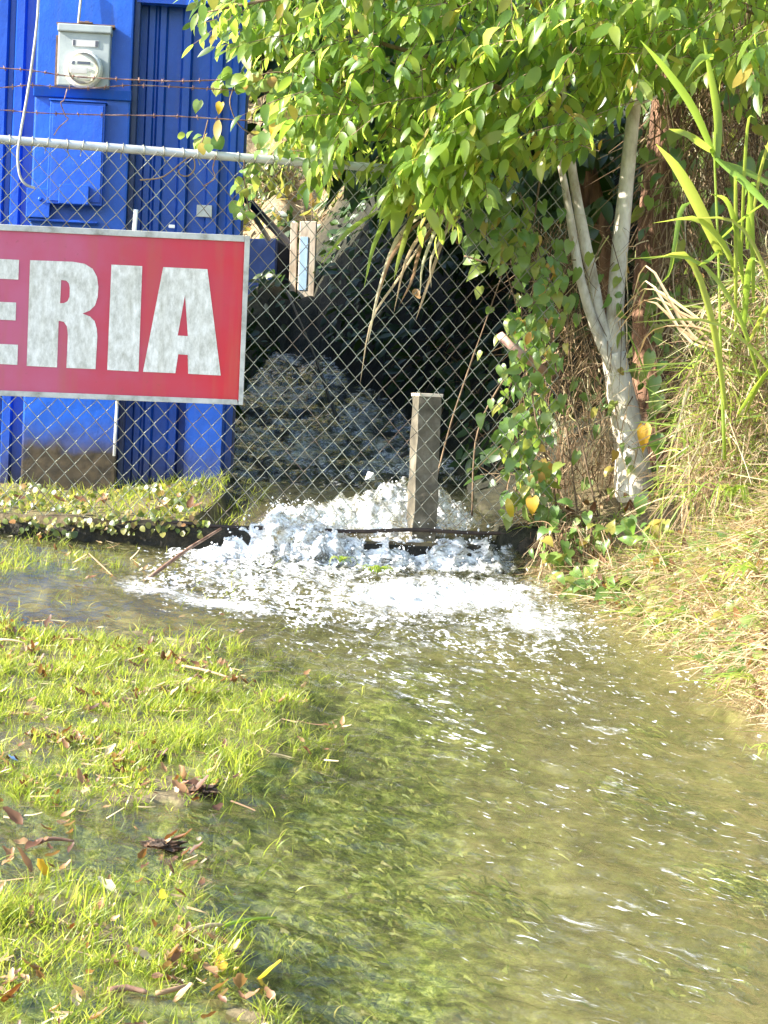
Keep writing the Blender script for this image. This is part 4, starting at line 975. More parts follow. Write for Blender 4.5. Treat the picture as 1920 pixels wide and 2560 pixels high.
# deep green interior behind the canopy
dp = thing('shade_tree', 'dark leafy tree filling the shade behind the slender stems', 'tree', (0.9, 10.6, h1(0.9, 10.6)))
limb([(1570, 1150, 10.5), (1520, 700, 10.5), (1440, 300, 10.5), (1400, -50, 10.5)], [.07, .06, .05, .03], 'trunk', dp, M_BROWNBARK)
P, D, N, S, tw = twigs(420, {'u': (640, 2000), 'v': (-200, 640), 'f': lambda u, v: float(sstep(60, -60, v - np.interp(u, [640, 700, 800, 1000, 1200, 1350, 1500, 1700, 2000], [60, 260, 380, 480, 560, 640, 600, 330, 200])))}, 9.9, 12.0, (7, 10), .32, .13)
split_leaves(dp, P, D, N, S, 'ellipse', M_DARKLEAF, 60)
# brown fibrous trunk behind the pale stem
bt = thing('brown_trunk_tree', 'thick brown fibrous trunk directly behind the pale stem', 'tree', tuple(at_y(1640, 1180, 9.6)))
limb([(1630, 1300, 9.6), (1632, 1000, 9.6), (1628, 760, 9.6), (1640, 520, 9.6), (1662, 300, 9.62), (1680, 60, 9.7), (1690, -200, 9.8)], [.12, .085, .078, .074, .066, .055, .05], 'trunk', bt, M_BROWNBARK, 26, .22, 14)
P, D, N, S, tw = twigs(130, {'u': (1480, 2050), 'v': (-420, 120), 'f': lambda u, v: 1}, 9.4, 10.6, (7, 10), .3, .11)
leaves_stuff('foliage', P, D, N, S, 'ellipse', M_LEAF, bt); tw.build('twigs', M_TWIG, bt, kind='stuff')

# ------------------------------------------------------------------ climbing vines on the fence
def strands(n, f, length, material, parent, name, wid=.004, sag=.5, dirb=(0, 0, -1)):
    V, Fc = [], []
    for i in range(n):
        p = f(); d = np.array(dirb) * .8 + np.array([random.gauss(0, .6), random.gauss(0, .5), random.gauss(0, .6)]); d /= np.linalg.norm(d)
        L_ = length * random.uniform(.5, 1.6); sd = unit(np.array([random.gauss(0, 1), random.gauss(0, .5), random.gauss(0, 1)])); w = wid * random.uniform(.5, 1.5)
        bend = np.array([random.gauss(0, .3), random.gauss(0, .3), -abs(random.gauss(0, sag))]) * L_
        b_ = len(V)
        for t_ in (0, .25, .5, .75, 1):
            q = p + d * L_ * t_ + bend * t_ * t_; ww = w * (1 - .6 * t_)
            V += [q + sd * ww / 2, q - sd * ww / 2]
        Fc += [(b_ + 2 * k, b_ + 2 * k + 1, b_ + 2 * k + 3, b_ + 2 * k + 2) for k in range(4)]
    return put(name, np.array(V), np.array(Fc), material, parent, kind='stuff')
cv = thing('climbing_vine', 'heart leaved vine over a brown tangle at the right end of the fence', 'vine', tuple(at_y(1400, 1330, 8.8)))
def vine_pt():
    while True:
        u, v = random.uniform(1190, 1600), random.uniform(540, 1340)
        if random.random() < .16: return at_y(random.uniform(1350, 1530), random.uniform(1300, 1430), random.uniform(8.4, 8.65))
        lo = np.interp(v, [540, 640, 760, 900, 1050, 1200, 1340], [1240, 1330, 1330, 1310, 1290, 1270, 1300])
        hi = np.interp(v, [540, 900, 1340], [1470, 1530, 1580])
        if lo < u < hi: return at_y(u, v, random.uniform(8.95, 9.4))
strands(2100, vine_pt, .11, M_DEADVINE, cv, 'dead_tangle', .0042)
strands(500, vine_pt, .10, M_STRAW, cv, 'pale_strands', .004)
for pix in ([(1400, 1330), (1380, 1200), (1340, 1050), (1320, 900), (1290, 760), (1250, 640), (1200, 560)], [(1450, 1330), (1420, 1100), (1380, 860), (1350, 640), (1300, 480)], [(1180, 1290), (1190, 1100), (1240, 980), (1330, 860), (1420, 760)],
            [(1160, 640), (1240, 660), (1340, 655), (1440, 650)], [(1090, 1200), (1130, 1050), (1180, 900), (1230, 760), (1270, 640)], [(1500, 1310), (1470, 1180), (1440, 1040), (1400, 900)]):
    p = MB(); p.tube(spline([at_y(u, v, 8.83 - .06 * random.random()) for u, v in pix], 22), [.004] * 12 + [.0028] * 10, 5, jitter=.3); p.build('vine_stem', M_TWIG, cv, smooth=True)
def vleaves(n, f, ylo, yhi, size):
    P, D, N, S = [], [], [], []
    for i in range(n):
        u, v = f(); P.append(at_y(u, v, random.uniform(ylo, yhi))); S.append(size * random.uniform(.6, 1.25))
        D.append([random.gauss(-.1, .5), random.gauss(-.25, .45), -.9 + random.gauss(0, .3)]); N.append([random.gauss(-.35, .6), -.8, random.gauss(.6, .6)])
    return map(np.array, (P, D, N, S))
def vl():
    while True:
        u, v = random.uniform(1170, 1480), random.uniform(480, 1320)
        c_ = np.interp(v, [480, 600, 700, 800, 900, 1000, 1100, 1200, 1320], [1240, 1320, 1370, 1330, 1330, 1320, 1310, 1330, 1330])
        if random.random() < math.exp(-((u - c_) / 62) ** 2): return u, v
split_leaves(cv, *vleaves(420, vl, 8.58, 8.95, .058), 'heart', M_VINE, 230)
def vl2(): return random.gauss(1250, 50), random.gauss(570, 60)
split_leaves(cv, *vleaves(45, vl2, 8.6, 8.9, .07), 'heart', M_VINE, 45)
def one_leaf(u, v, Y, size, mt_, parent, kind='heart', d=(0, -.2, -1), n=(-.2, -1, .4), name='leaf', label=None):
    o = leaf_parts(np.array([at_y(u, v, Y)]), np.array([d], float), np.array([n], float), np.array([size]), kind, mt_, parent, name)[0]
    if label: o['label'] = label
    return o
one_leaf(1332, 1240, 8.58, .075, M_YELLOWLEAF, cv, label='orange yellow leaf')
one_leaf(1268, 1245, 8.6, .085, M_YELLOWLEAF, cv, 'ellipse', (.35, -.2, -1), label='narrow yellow leaf')
one_leaf(1150, 585, 8.6, .055, M_DRYLEAF, cv, 'curl', label='rust brown dead leaf')
one_leaf(1036, 722, 8.62, .05, M_DRYLEAF, cv, 'curl', (.4, -.2, -1), label='pale brown dead leaf caught on the mesh')
# vine along the barbed wire and rail
rv = thing('rail_vine', 'small leaved vine trailing over the barbed wire and pipe rail', 'vine', tuple(at_fence(600, 390)))
for pix in ([(545, 200), (620, 195), (700, 180), (800, 200), (900, 180)], [(585, 215), (575, 260), (600, 315), (650, 345)], [(520, 300), (510, 340), (498, 372)], [(690, 350), (730, 310), (790, 250), (840, 190)], [(610, 400), (612, 460), (622, 520), (640, 560)]):
    p = MB(); p.tube(spline([at_fence(u, v, .015) for u, v in pix], 16), .0024, 4); p.build('vine_stem', M_TWIG, rv, smooth=True)
def rl():
    k = random.random()
    if k < .34: u = random.uniform(545, 780); return u, random.gauss(195, 14) - max(0, u - 700) * .1
    if k < .44: return random.gauss(506, 16), random.uniform(298, 362)
    if k < .8: return random.uniform(640, 900), random.uniform(230, 400)
    return random.gauss(620, 14), random.uniform(405, 540)
P, D, N, S = vleaves(150, rl, 8.2, 8.42, .048); split_leaves(rv, P, D, N, S, 'round', M_VINE, 150)
for u, v, s_, ml in ((548, 300, .08, M_VINE), (675, 255, .085, M_VINE), (768, 395, .075, M_VINE), (770, 470, .078, M_VINE), (690, 305, .06, M_YELLOWLEAF), (664, 330, .06, M_VINE), (498, 250, .05, M_VINE), (553, 255, .045, M_YELLOWLEAF)):
    one_leaf(u, v, 8.25, s_, ml, rv, 'ellipse' if s_ > .07 else 'heart', (-.25, -.2, -1))

# ------------------------------------------------------------------ tall grasses
def blade(parent, pix, w, material=M_CANE, fold=.22, side=None, name='blade'):
    pts = spline([at_y(u, v, Y) for u, v, Y in pix], 11)
    ws = [w * k for k in (.55, .8, .95, 1, 1, .95, .85, .72, .52, .3, .04)]
    p = MB(); p.ribbon(pts, ws, side if side is not None else (.85, .35, .3), fold); return p.build(name, material, parent, smooth=True)
tg = thing('tall_grass', 'tall cane like grass with broad bright blades in front of the brown trunk', 'grass plant', tuple(at_y(1800, 1120, 7.9)))
Y = 7.9
p = MB(); p.tube(spline([at_y(u, v, Y) for u, v in ((1812, 1150), (1802, 900), (1796, 640), (1786, 400), (1784, 330))], 12), [.007, .007, .006, .006, .005, .005, .005, .005, .004, .004, .004, .003], 6); p.build('culm', M_CANE, tg, smooth=True)
blade(tg, [(1790, 420, Y), (1792, 300, Y), (1775, 190, Y - .05), (1758, 100, Y - .1)], .034)
blade(tg, [(1785, 390, Y), (1730, 270, Y - .1), (1660, 170, Y - .2), (1600, 100, Y - .3)], .030)
blade(tg, [(1800, 640, Y), (1745, 520, Y - .1), (1690, 420, Y - .2), (1640, 360, Y - .3)], .044)
blade(tg, [(1784, 380, Y), (1740, 350, Y - .1), (1700, 330, Y - .12), (1672, 322, Y - .15)], .026)
blade(tg, [(1788, 390, Y), (1850, 440, Y - .1), (1900, 490, Y - .2), (1960, 560, Y - .3)], .036)
blade(tg, [(1790, 400, Y), (1850, 420, Y), (1920, 455, Y), (1990, 500, Y)], .03)
blade(tg, [(1776, 150, Y - .06), (1770, 135, Y - .1), (1740, 160, Y - .12), (1712, 205, Y - .14)], .03)
blade(tg, [(1735, 500, Y), (1705, 520, Y - .05), (1690, 600, Y - .1), (1675, 680, Y - .1), (1650, 710, Y - .1)], .018)
blade(tg, [(1796, 600, Y), (1860, 540, Y - .1), (1920, 500, Y - .2), (1980, 470, Y - .2)], .022)
blade(tg, [(1800, 620, Y), (1770, 650, Y - .1), (1740, 668, Y - .1)], .018)
for k in range(20):
    u0 = random.uniform(1810, 1990); v0 = random.uniform(560, 1050); du = random.gauss(-40, 130); hgt = random.uniform(160, 480)
    blade(tg, [(u0, v0, Y), (u0 + du * .3, v0 - hgt * .5, Y - .05), (u0 + du * .8, v0 - hgt * .85, Y - .1), (u0 + du * 1.6, v0 - hgt * random.uniform(.7, 1), Y - .2)], random.uniform(.014, .03))
for k in range(7):                # dry arching blades
    v0 = 800 + k * 12; v1 = random.uniform(700, 900)
    blade(tg, [(1800 + random.uniform(-30, 40), 860 + random.uniform(-30, 40), 7.95), (1720, v0 - 20, 8.0), (1620, v1 - 50, 8.1), (1545 + random.uniform(-30, 50), v1 + random.uniform(0, 90), 8.2)], random.uniform(.008, .014), M_STRAW)
og = thing('overhanging_grass', 'arching clump of green and straw coloured blades hanging over the mesh', 'grass plant', tuple(at_y(1150, 500, 8.75)))
for a, b, c_, d, w, mt_ in (((1090, 500), (960, 520), (880, 570), (800, 660), .026, M_CANE), ((1080, 440), (1000, 500), (940, 600), (910, 720), .024, M_CANE), ((1140, 470), (1060, 490), (960, 500), (920, 540), .022, M_CANE),
                            ((1120, 420), (1040, 520), (1000, 640), (985, 700), .022, M_CANE), ((1130, 500), (1010, 570), (950, 720), (920, 860), .018, M_STRAW), ((1140, 510), (1040, 560), (980, 640), (940, 760), .018, M_STRAW),
                            ((1170, 490), (1090, 540), (1020, 640), (985, 780), .016, M_STRAW), ((1180, 500), (1110, 540), (1060, 650), (1050, 740), .014, M_STRAW), ((1150, 490), (1060, 600), (1030, 700), (1000, 760), .014, M_STRAW),
                            ((1190, 510), (1130, 560), (1080, 640), (1078, 720), .013, M_STRAW), ((1120, 480), (990, 480), (930, 490), (900, 500), .014, M_CANE), ((1150, 480), (1100, 620), (1060, 740), (1040, 800), .012, M_STRAW),
                            ((1110, 520), (1000, 690), (930, 800), (900, 960), .010, M_STRAW)):
    blade(og, [(*a, 8.75), (*b, 8.55), (*c_, 8.4), (*d, 8.38)], w, mt_)

# ------------------------------------------------------------------ right bank: straw, creepers, sprigs
def bank_pt(umin=1380, umax=2000, dmin=0.0, dmax=.9):
    while True:
        y = random.uniform(5.6, 8.7); x = float(x_bank(np.array(y))) + dmin + (dmax - dmin) * random.random()
        z = h1(x, y); u, v = proj(np.array([x, y, z]))
        if umin < u < umax and 700 < v < 1850: return np.array([x, y, z])
N_ST = 19000
yy = RNG.uniform(5.6, 8.8, N_ST); xx = x_bank(yy) + RNG.random(N_ST) * 1.0 - .03; zz = h_ground(xx, yy)
def ribbons_np(name, P, D, L_, W, bend, material, parent=None, segs=4, tip=.25):
    n = len(P); D = unit(D); sd = unit(np.cross(D, RNG.normal(0, 1, (n, 3)))); lv = np.linspace(0, 1, segs + 1)
    V = np.zeros((n, segs + 1, 2, 3))
    for i, t_ in enumerate(lv):
        q = P + D * (L_ * t_)[:, None] + bend * (L_ * t_ * t_)[:, None]; w = (W * (1 - (1 - tip) * t_))[:, None] / 2
        V[:, i, 0] = q + sd * w; V[:, i, 1] = q - sd * w
    k = np.arange(segs); f1 = np.stack([2 * k, 2 * k + 1, 2 * k + 3, 2 * k + 2], 1)
    Fa = (f1[None] + (np.arange(n) * 2 * (segs + 1))[:, None, None]).reshape(-1, 4)
    return put(name, V.reshape(-1, 3), Fa, material, parent, kind='stuff')
D = np.stack([RNG.normal(-.5, .7, N_ST), RNG.normal(-.45, .6, N_ST), RNG.normal(.1, .45, N_ST)], 1)
bd = np.stack([RNG.normal(0, .25, N_ST), RNG.normal(0, .25, N_ST), -np.abs(RNG.normal(.25, .25, N_ST))], 1)
o = ribbons_np('dry_grass', np.stack([xx, yy, zz + .01 + .05 * RNG.random(N_ST)], 1), D, RNG.uniform(.04, .2, N_ST), RNG.uniform(.002, .006, N_ST), bd, M_STRAW)
tag(o, 'dry straw coloured grass thatch matted over the steep right bank', 'dry grass')
n = 4200; yy = RNG.uniform(5.6, 8.8, n); xx = x_bank(yy) + RNG.random(n) ** .8 * 1.0 - .02; zz = h_ground(xx, yy)
o = ribbons_np('bank_grass', np.stack([xx, yy, zz], 1), np.stack([RNG.normal(-.35, .45, n), RNG.normal(-.3, .4, n), RNG.uniform(.4, 1, n)], 1), RNG.uniform(.05, .2, n), RNG.uniform(.003, .008, n), np.stack([RNG.normal(-.2, .3, n), RNG.normal(-.2, .3, n), -RNG.uniform(.2, .8, n)], 1), M_CANE)
tag(o, 'green grass shoots growing through the straw on the right bank', 'grass')
n = 950; yy = 6.6 + 2.1 * RNG.random(n) ** .7; xx = x_bank(yy) + RNG.random(n) ** 1.4 * .8; zz = h_ground(xx, yy)
o = leaves_stuff('bank_cover', np.stack([xx, yy, zz + .02 + .05 * RNG.random(n)], 1), np.stack([RNG.normal(-.5, .5, n), RNG.normal(-.4, .5, n), RNG.normal(-.2, .4, n)], 1), np.stack([RNG.normal(-.4, .4, n), RNG.normal(-.6, .4, n), RNG.uniform(.3, 1, n)], 1), RNG.uniform(.03, .065, n), 'heart', M_VINE, None)
tag(o, 'small green creeper leaves scattered through the straw of the right bank', 'ground cover')
n = 700; yy = RNG.uniform(5.6, 8.9, n); xx = x_bank(yy) + RNG.random(n) * .9; zz = h_ground(xx, yy)
o = leaves_stuff('bank_litter', np.stack([xx, yy, zz + .03 + .04 * RNG.random(n)], 1), RNG.normal(0, 1, (n, 3)), np.stack([RNG.normal(-.3, .5, n), RNG.normal(-.5, .5, n), RNG.uniform(.4, 1, n)], 1), RNG.uniform(.02, .055, n), 'curl', M_DRYLEAF, None)
tag(o, 'brown and tan leaf litter scattered over the right bank', 'leaf litter')
def tw_pt(): 
    v = random.uniform(560, 1340); return at_y(np.interp(v, [560, 900, 1340], [1520, 1530, 1590]) + random.gauss(0, 75), v, random.uniform(8.78, 9.1))
wv_ = thing('trunk_creeper', 'thin creeper and dry strands wrapped round the foot of the pale trunk', 'vine', tuple(at_y(1600, 1340, 8.85)))
strands(170, tw_pt, .12, M_STRAW, wv_, 'pale_strands', .0045, .5)
strands(170, tw_pt, .12, M_DEADVINE, wv_, 'dead_tangle', .0045, .5)
def tw_uv(): 
    v = random.uniform(620, 1330); return np.interp(v, [560, 900, 1340], [1560, 1590, 1640]) + random.gauss(0, 80), v
split_leaves(wv_, *vleaves(90, tw_uv, 8.75, 9.1, .055), 'heart', M_VINE, 90)
def creeper(us, lab, npl, size):
    c0_ = at_y(*us[0]); th_ = thing('creeping_plant', lab, 'plant', tuple(c0_))
    P, D, N, S = [], [], [], []
    for i in range(npl):
        k = random.random() * (len(us) - 1); j = int(k); f_ = k - j
        u, v, Y_ = (us[j][q] * (1 - f_) + us[j + 1][q] * f_ for q in range(3))
        P.append(at_y(u + random.gauss(0, 30), v + random.gauss(0, 22), Y_ - .1 * random.random())); S.append(size * random.uniform(.6, 1.2))
        D.append([random.gauss(-.4, .5), random.gauss(-.4, .4), random.gauss(-.3, .4)]); N.append([random.gauss(-.3, .4), random.gauss(-.7, .3), random.uniform(.4, 1)])
    split_leaves(th_, *map(np.array, (P, D, N, S)), 'heart', M_VINE, npl)
    pp = MB(); pp.tube(spline([at_y(*q) for q in us], 16), .003, 5); pp.build('runner', M_TWIG, th_, smooth=True)
creeper([(1360, 1400, 8.45), (1400, 1380, 8.45), (1440, 1330, 8.5), (1500, 1330, 8.5), (1540, 1300, 8.5)], 'creeper with heart shaped leaves hanging over the dark kerb end', 44, .06)
creeper([(1420, 1470, 8.2), (1500, 1450, 8.15), (1560, 1470, 8.1), (1600, 1500, 8.0), (1620, 1530, 7.9)], 'low creeper with green heart leaves along the waterline below the tree', 70, .06)
creeper([(1560, 1350, 8.3), (1620, 1320, 8.3), (1660, 1330, 8.2), (1680, 1420, 8.0), (1700, 1480, 7.9)], 'creeper with round green leaves climbing the bank beside the tree foot', 26, .06)
wf = thing('broad_leaf_plant', 'broad yellow green leaves hanging beside the pale trunk', 'plant', tuple(at_y(1640, 1180, 8.7)))
p = MB(); p.tube(spline([at_y(u, v, 8.7) for u, v in ((1570, 830), (1600, 900), (1625, 980), (1640, 1060), (1645, 1200), (1655, 1300))], 18), .004, 5); p.build('stem', M_CANE, wf, smooth=True)
for u, v, s_, ml in ((1625, 880, .085, M_VINE), (1640, 940, .09, M_VINE), (1650, 985, .08, M_VINE), (1610, 1060, .10, M_YELLOWLEAF), (1640, 1085, .09, M_VINE), (1660, 900, .07, M_VINE), (1600, 1240, .08, M_VINE), (1570, 1290, .09, M_VINE)):
    one_leaf(u, v, 8.62, s_, ml, wf, 'heart', (random.uniform(-.3, .3), -.3, -1))
def sprig(name, lab, base, n, ln, wd, spread=(-.6, -.3), mt_=M_CANE, up=.7, group=None):
    th_ = thing(name, lab, 'grass plant', tuple(base), group)
    for i in range(n):
        d = np.array([random.gauss(spread[0], .5), random.gauss(spread[1], .4), 0]); L_ = ln * random.uniform(.6, 1.2)
        pts = [base + d * L_ * t_ + UP * L_ * (up * t_ - (up + random.uniform(.1, .5)) * t_ ** 2.2 * .8) + np.array([0, 0, -.01]) for t_ in np.linspace(0, 1, 9)]
        p = MB(); p.ribbon(pts, [wd * k for k in (.6, .85, 1, 1, .95, .8, .6, .35, .05)], np.cross(d, UP) + UP * .1, .2); p.build('blade', mt_, th_, smooth=True)
def onbank(u, v, Yg):
    for _ in range(40):
        q = at_y(u, v, Yg); Yg += (h1(q[0], q[1]) - q[2]) * -1.2
        Yg = min(max(Yg, 5.5), 9.2)
    q = at_y(u, v, Yg); return np.array([q[0], q[1], h1(q[0], q[1])])
sprig('grass_sprig', 'grass sprig arching over the water from the middle of the right bank', at_y(1740, 1545, 7.4), 9, .24, .011)
sprig('grass_sprig', 'grass sprig at the waterline near the right picture edge', at_y(1890, 1700, 6.5), 8, .17, .010)
sprig('grass_sprig', 'lowest grass sprig, at the right edge above the murky water', at_y(1935, 1880, 5.9), 6, .14, .009)
sprig('grass_sprig', 'tall grass sprig high on the right bank under the cane grass', at_y(1830, 1240, 7.7), 11, .30, .012)
sprig('grass_sprig', 'grass sprig rooted by the right edge above the straw', at_y(1900, 1430, 7.2), 10, .24, .011)

tk = thing('vine_thicket', 'brown thicket of dead vines and leaves behind the cane grass on the right', 'thicket', (1.6, 9.6, h1(1.6, 9.6)))
def tk_pt():
    while True:
        u, v = random.uniform(1560, 1990), random.uniform(-60, 1150)
        if u > np.interp(v, [-60, 500, 900, 1150], [1640, 1660, 1690, 1760]) - 60 * random.random(): return at_y(u, v, random.uniform(9.0, 10.6) - .0009 * max(v - 500, 0))
strands(5200, tk_pt, .16, M_DEADVINE, tk, 'dead_tangle', .006)
strands(1500, tk_pt, .16, M_STRAW, tk, 'pale_strands', .005)
def tk_uv(): 
    return random.uniform(1600, 1960), random.uniform(100, 1000)
split_leaves(tk, *vleaves(330, tk_uv, 8.9, 10.2, .08), 'heart', M_VINE, 110)
sm = thing('straw_mound', 'mound of dry straw hanging below the cane grass at the right edge', 'dry grass', tuple(at_y(1850, 1150, 8.2)))
def sm_pt():
    while True:
        u, v = random.uniform(1660, 1990), random.uniform(640, 1250)
        if u > np.interp(v, [640, 760, 1000, 1250], [1900, 1760, 1700, 1690]): return at_y(u, v, random.uniform(7.95, 8.5))
strands(1500, sm_pt, .14, M_STRAW, sm, 'straw', .005, .5, (-.2, -.1, -.5))
strands(900, sm_pt, .12, M_DEADVINE, sm, 'brown_strands', .005, .5, (0, -.1, 0))
strands(1100, sm_pt, .13, M_CANE, sm, 'green_blades', .007, .5, (-.4, -.2, .1))
# clump of grass standing in the white water
sprig('grass_tuft', 'small green grass tuft sticking out of the white water below the post', at_fence(945, 1428, .24), 46, .10, .0075, (.1, -.2), M_CANE, 1.0)
sprig('grass_tuft', 'smaller grass tuft left of the one below the post', at_fence(850, 1400, .24), 18, .075, .006, (0, -.2), M_CANE, 1.0)
sprig('water_blade', 'lone grass blade arching from the water beside the lawn', at_water(905, 1735), 2, .085, .007, (.35, -.1), M_CANE, 1.2)

# ------------------------------------------------------------------ flooded lawn
def lawn_points(n, boost=1.0, lo=1345, hi=2640):
    out = []
    while sum(len(o_) for o_ in out) < n:
        m_ = 60000; x = RNG.uniform(-1.55, .55, m_); y = RNG.uniform(3.1, 8.1, m_)
        z = zW(x, y); u, v = proj(np.stack([x, y, z], 1)); d = lawn(u, v) ** 1.3 * (.12 + .88 * sstep(-.32, .34, fbm(x * 9, y * 7, 55, 4))) * (.3 + .7 * sstep(-.25, .3, vn(x * 26, y * 18, 57)))
        keep = (RNG.random(m_) < d * boost) & (u > -80) & (v < hi)
        out.append(np.stack([x[keep], y[keep], h_ground(x[keep], y[keep])], 1))
    return np.concatenate(out)[:n]
P = lawn_points(17000); n = len(P)
tall = .6 + .6 * sstep(-.4, .5, fbm(P[:, 0] * 4, P[:, 1] * 4, 66, 3))
o = ribbons_np('grass', P, np.stack([RNG.normal(.15, .45, n), RNG.normal(-.05, .45, n), np.ones(n)], 1), RNG.uniform(.022, .066, n) * tall, RNG.uniform(.0024, .0052, n), np.stack([RNG.normal(.05, .25, n), RNG.normal(-.05, .25, n), -RNG.uniform(0, .25, n)], 1), M_GRASS, None, 4, .12)
tag(o, 'bright yellow green grass of the flooded lawn on the left', 'grass')
m_ = 5000; x = RNG.uniform(-1.3, .5, m_); y = RNG.uniform(3.3, 8.2, m_); u, v = proj(np.stack([x, y, zW(x, y)], 1))
d = np.exp(-((u - np.interp(v, [1500, 1600, 1800, 2000, 2200, 2560], [560, 800, 800, 700, 640, 760])) / 130) ** 2) * .5 + .12 * sstep(900, 500, u)
kp = RNG.random(m_) < d * .5; P = np.stack([x, y, zW(x, y) - .012], 1)[kp]; n = len(P)
o = ribbons_np('water_grass', P, np.stack([RNG.normal(.25, .4, n), RNG.normal(-.1, .4, n), np.ones(n)], 1), RNG.uniform(.02, .06, n), RNG.uniform(.0022, .0046, n), np.stack([RNG.normal(.2, .3, n), RNG.normal(-.1, .3, n), -RNG.uniform(0, .5, n)], 1), M_GRASS, None, 4, .12)
tag(o, 'sparse grass blades poking through the shallow water along the lawn edge', 'grass')
# submerged weed bent over by the current
m_ = 80000; x = RNG.uniform(-.8, 1.2, m_); y = RNG.uniform(3.1, 7.6, m_); u, v = proj(np.stack([x, y, zW(x, y)], 1))
d = (sstep(1180, 820, u) * sstep(1700, 1950, v) * .8 + .16 * sstep(1500, 1000, u) * sstep(1550, 1800, v) + .25 * np.exp(-((u - 1700) / 200) ** 2 - ((v - 2350) / 60) ** 2)) * sstep(-.12, .3, fbm(x * 9, y * 6, 88, 4))
kp = (RNG.random(m_) < d) & (lawn(u, v) < .5); x, y = x[kp], y[kp]; n = len(x)
fl_x = .38 * np.maximum(0, 7.5 - y); D = np.stack([fl_x + RNG.normal(0, .9, n), -1 + RNG.normal(0, .9, n), RNG.uniform(.0, .25, n)], 1)
zb_ = h_ground(x, y); top = zW(x, y) - .004
o = ribbons_np('submerged_weed', np.stack([x, y, np.minimum(zb_ + RNG.uniform(.002, .03, n), top - .012)], 1), D, RNG.uniform(.012, .035, n), RNG.uniform(.004, .011, n), np.stack([RNG.normal(0, .3, n), RNG.normal(0, .3, n), -RNG.uniform(.2, .6, n)], 1), M_WEED, None, 4, .4)
tag(o, 'green water weed bent over by the current under the murky water', 'water weed')
def weed_clump(u, v, n, lab, rx, ry):
    c_ = at_water(u, v); th_ = thing('weed_clump', lab, 'water weed', tuple(c_))
    x = c_[0] + RNG.normal(0, rx, n); y = c_[1] + RNG.normal(0, ry, n)
    ribbons_np('blades', np.stack([x, y, zW(x, y) - .034 + .02 * RNG.random(n)], 1), np.stack([RNG.normal(.8, .4, n), RNG.normal(-.7, .4, n), RNG.uniform(.0, .3, n)], 1), RNG.uniform(.03, .07, n), RNG.uniform(.003, .007, n), np.stack([0 * x, 0 * x, -RNG.uniform(.3, .7, n)], 1), M_WEED, th_, 4, .3)
weed_clump(1860, 2190, 420, 'dark green weed clump breaking the surface at the right edge', .07, .06)
weed_clump(1590, 1965, 200, 'brown weed patch drifting under the water in midstream', .07, .08)
weed_clump(1600, 1818, 110, 'small dark weed clump below the right bank', .04, .06)
weed_clump(1190, 2215, 160, 'dark weed strands in the middle of the green shallows', .05, .06)

# ground cover between the kerb and the building
n = 2300; a = RNG.uniform(-1.6, -.45, n); Lb = RNG.uniform(-.05, 1.1, n); x = a; y = yF(a) + Lb
u, v = proj(np.stack([x, y, h_ground(x, y)], 1))
kp = (RNG.random(n) < np.clip(sstep(560, 380, u) * (.08 + .8 * sstep(-.1, .35, fbm(x * 6, y * 6, 33, 3))), 0, 1)) ; x, y = x[kp], y[kp]; n = len(x)
P = np.stack([x, y, h_ground(x, y) + .004 + .022 * RNG.random(n)], 1)
o = leaves_stuff('ground_cover', P, np.stack([RNG.normal(0, 1, n), RNG.normal(-.4, .8, n), RNG.normal(.1, .4, n)], 1), np.stack([RNG.normal(-.4, .7, n), RNG.normal(-.8, .6, n), RNG.uniform(.2, 1, n)], 1), RNG.uniform(.014, .034, n), 'round', M_COVER, None)
tag(o, 'yellow green ground cover leaves along the kerb in front of the blue pillar', 'ground cover')
n = 330; x = RNG.uniform(-1.6, -.66, n); y = yF(x) + RNG.uniform(-.075, .02, n)
o = leaves_stuff('kerb_cover', np.stack([x, y, RNG.uniform(-.05, .01, n)], 1), np.stack([RNG.normal(0, .6, n), RNG.normal(-.5, .5, n), RNG.normal(-.4, .5, n)], 1), np.stack([RNG.normal(-.4, .5, n), RNG.normal(-.9, .4, n), RNG.uniform(.2, 1, n)], 1), RNG.uniform(.012, .030, n), 'round', M_COVER, None)
tag(o, 'leaves and litter spilling over the edge of the dark kerb on the left', 'ground cover')
n = 1700; x = RNG.uniform(-1.6, -.5, n); y = yF(x) + RNG.uniform(.02, 1.3, n); u, v = proj(np.stack([x, y, h_ground(x, y)], 1)); kp = RNG.random(n) < np.where((u > 270) & (u < 570), .8, .5); x, y = x[kp], y[kp]; n = len(x)
o = ribbons_np('strip_grass', np.stack([x, y, h_ground(x, y)], 1), np.stack([RNG.normal(.1, .4, n), RNG.normal(-.1, .4, n), np.ones(n)], 1), RNG.uniform(.03, .09, n), RNG.uniform(.003, .006, n), np.stack([RNG.normal(0, .3, n), RNG.normal(0, .3, n), -RNG.uniform(0, .5, n)], 1), M_GRASS, None, 4, .12)
tag(o, 'grass tufts growing along the foot of the blue building', 'grass')

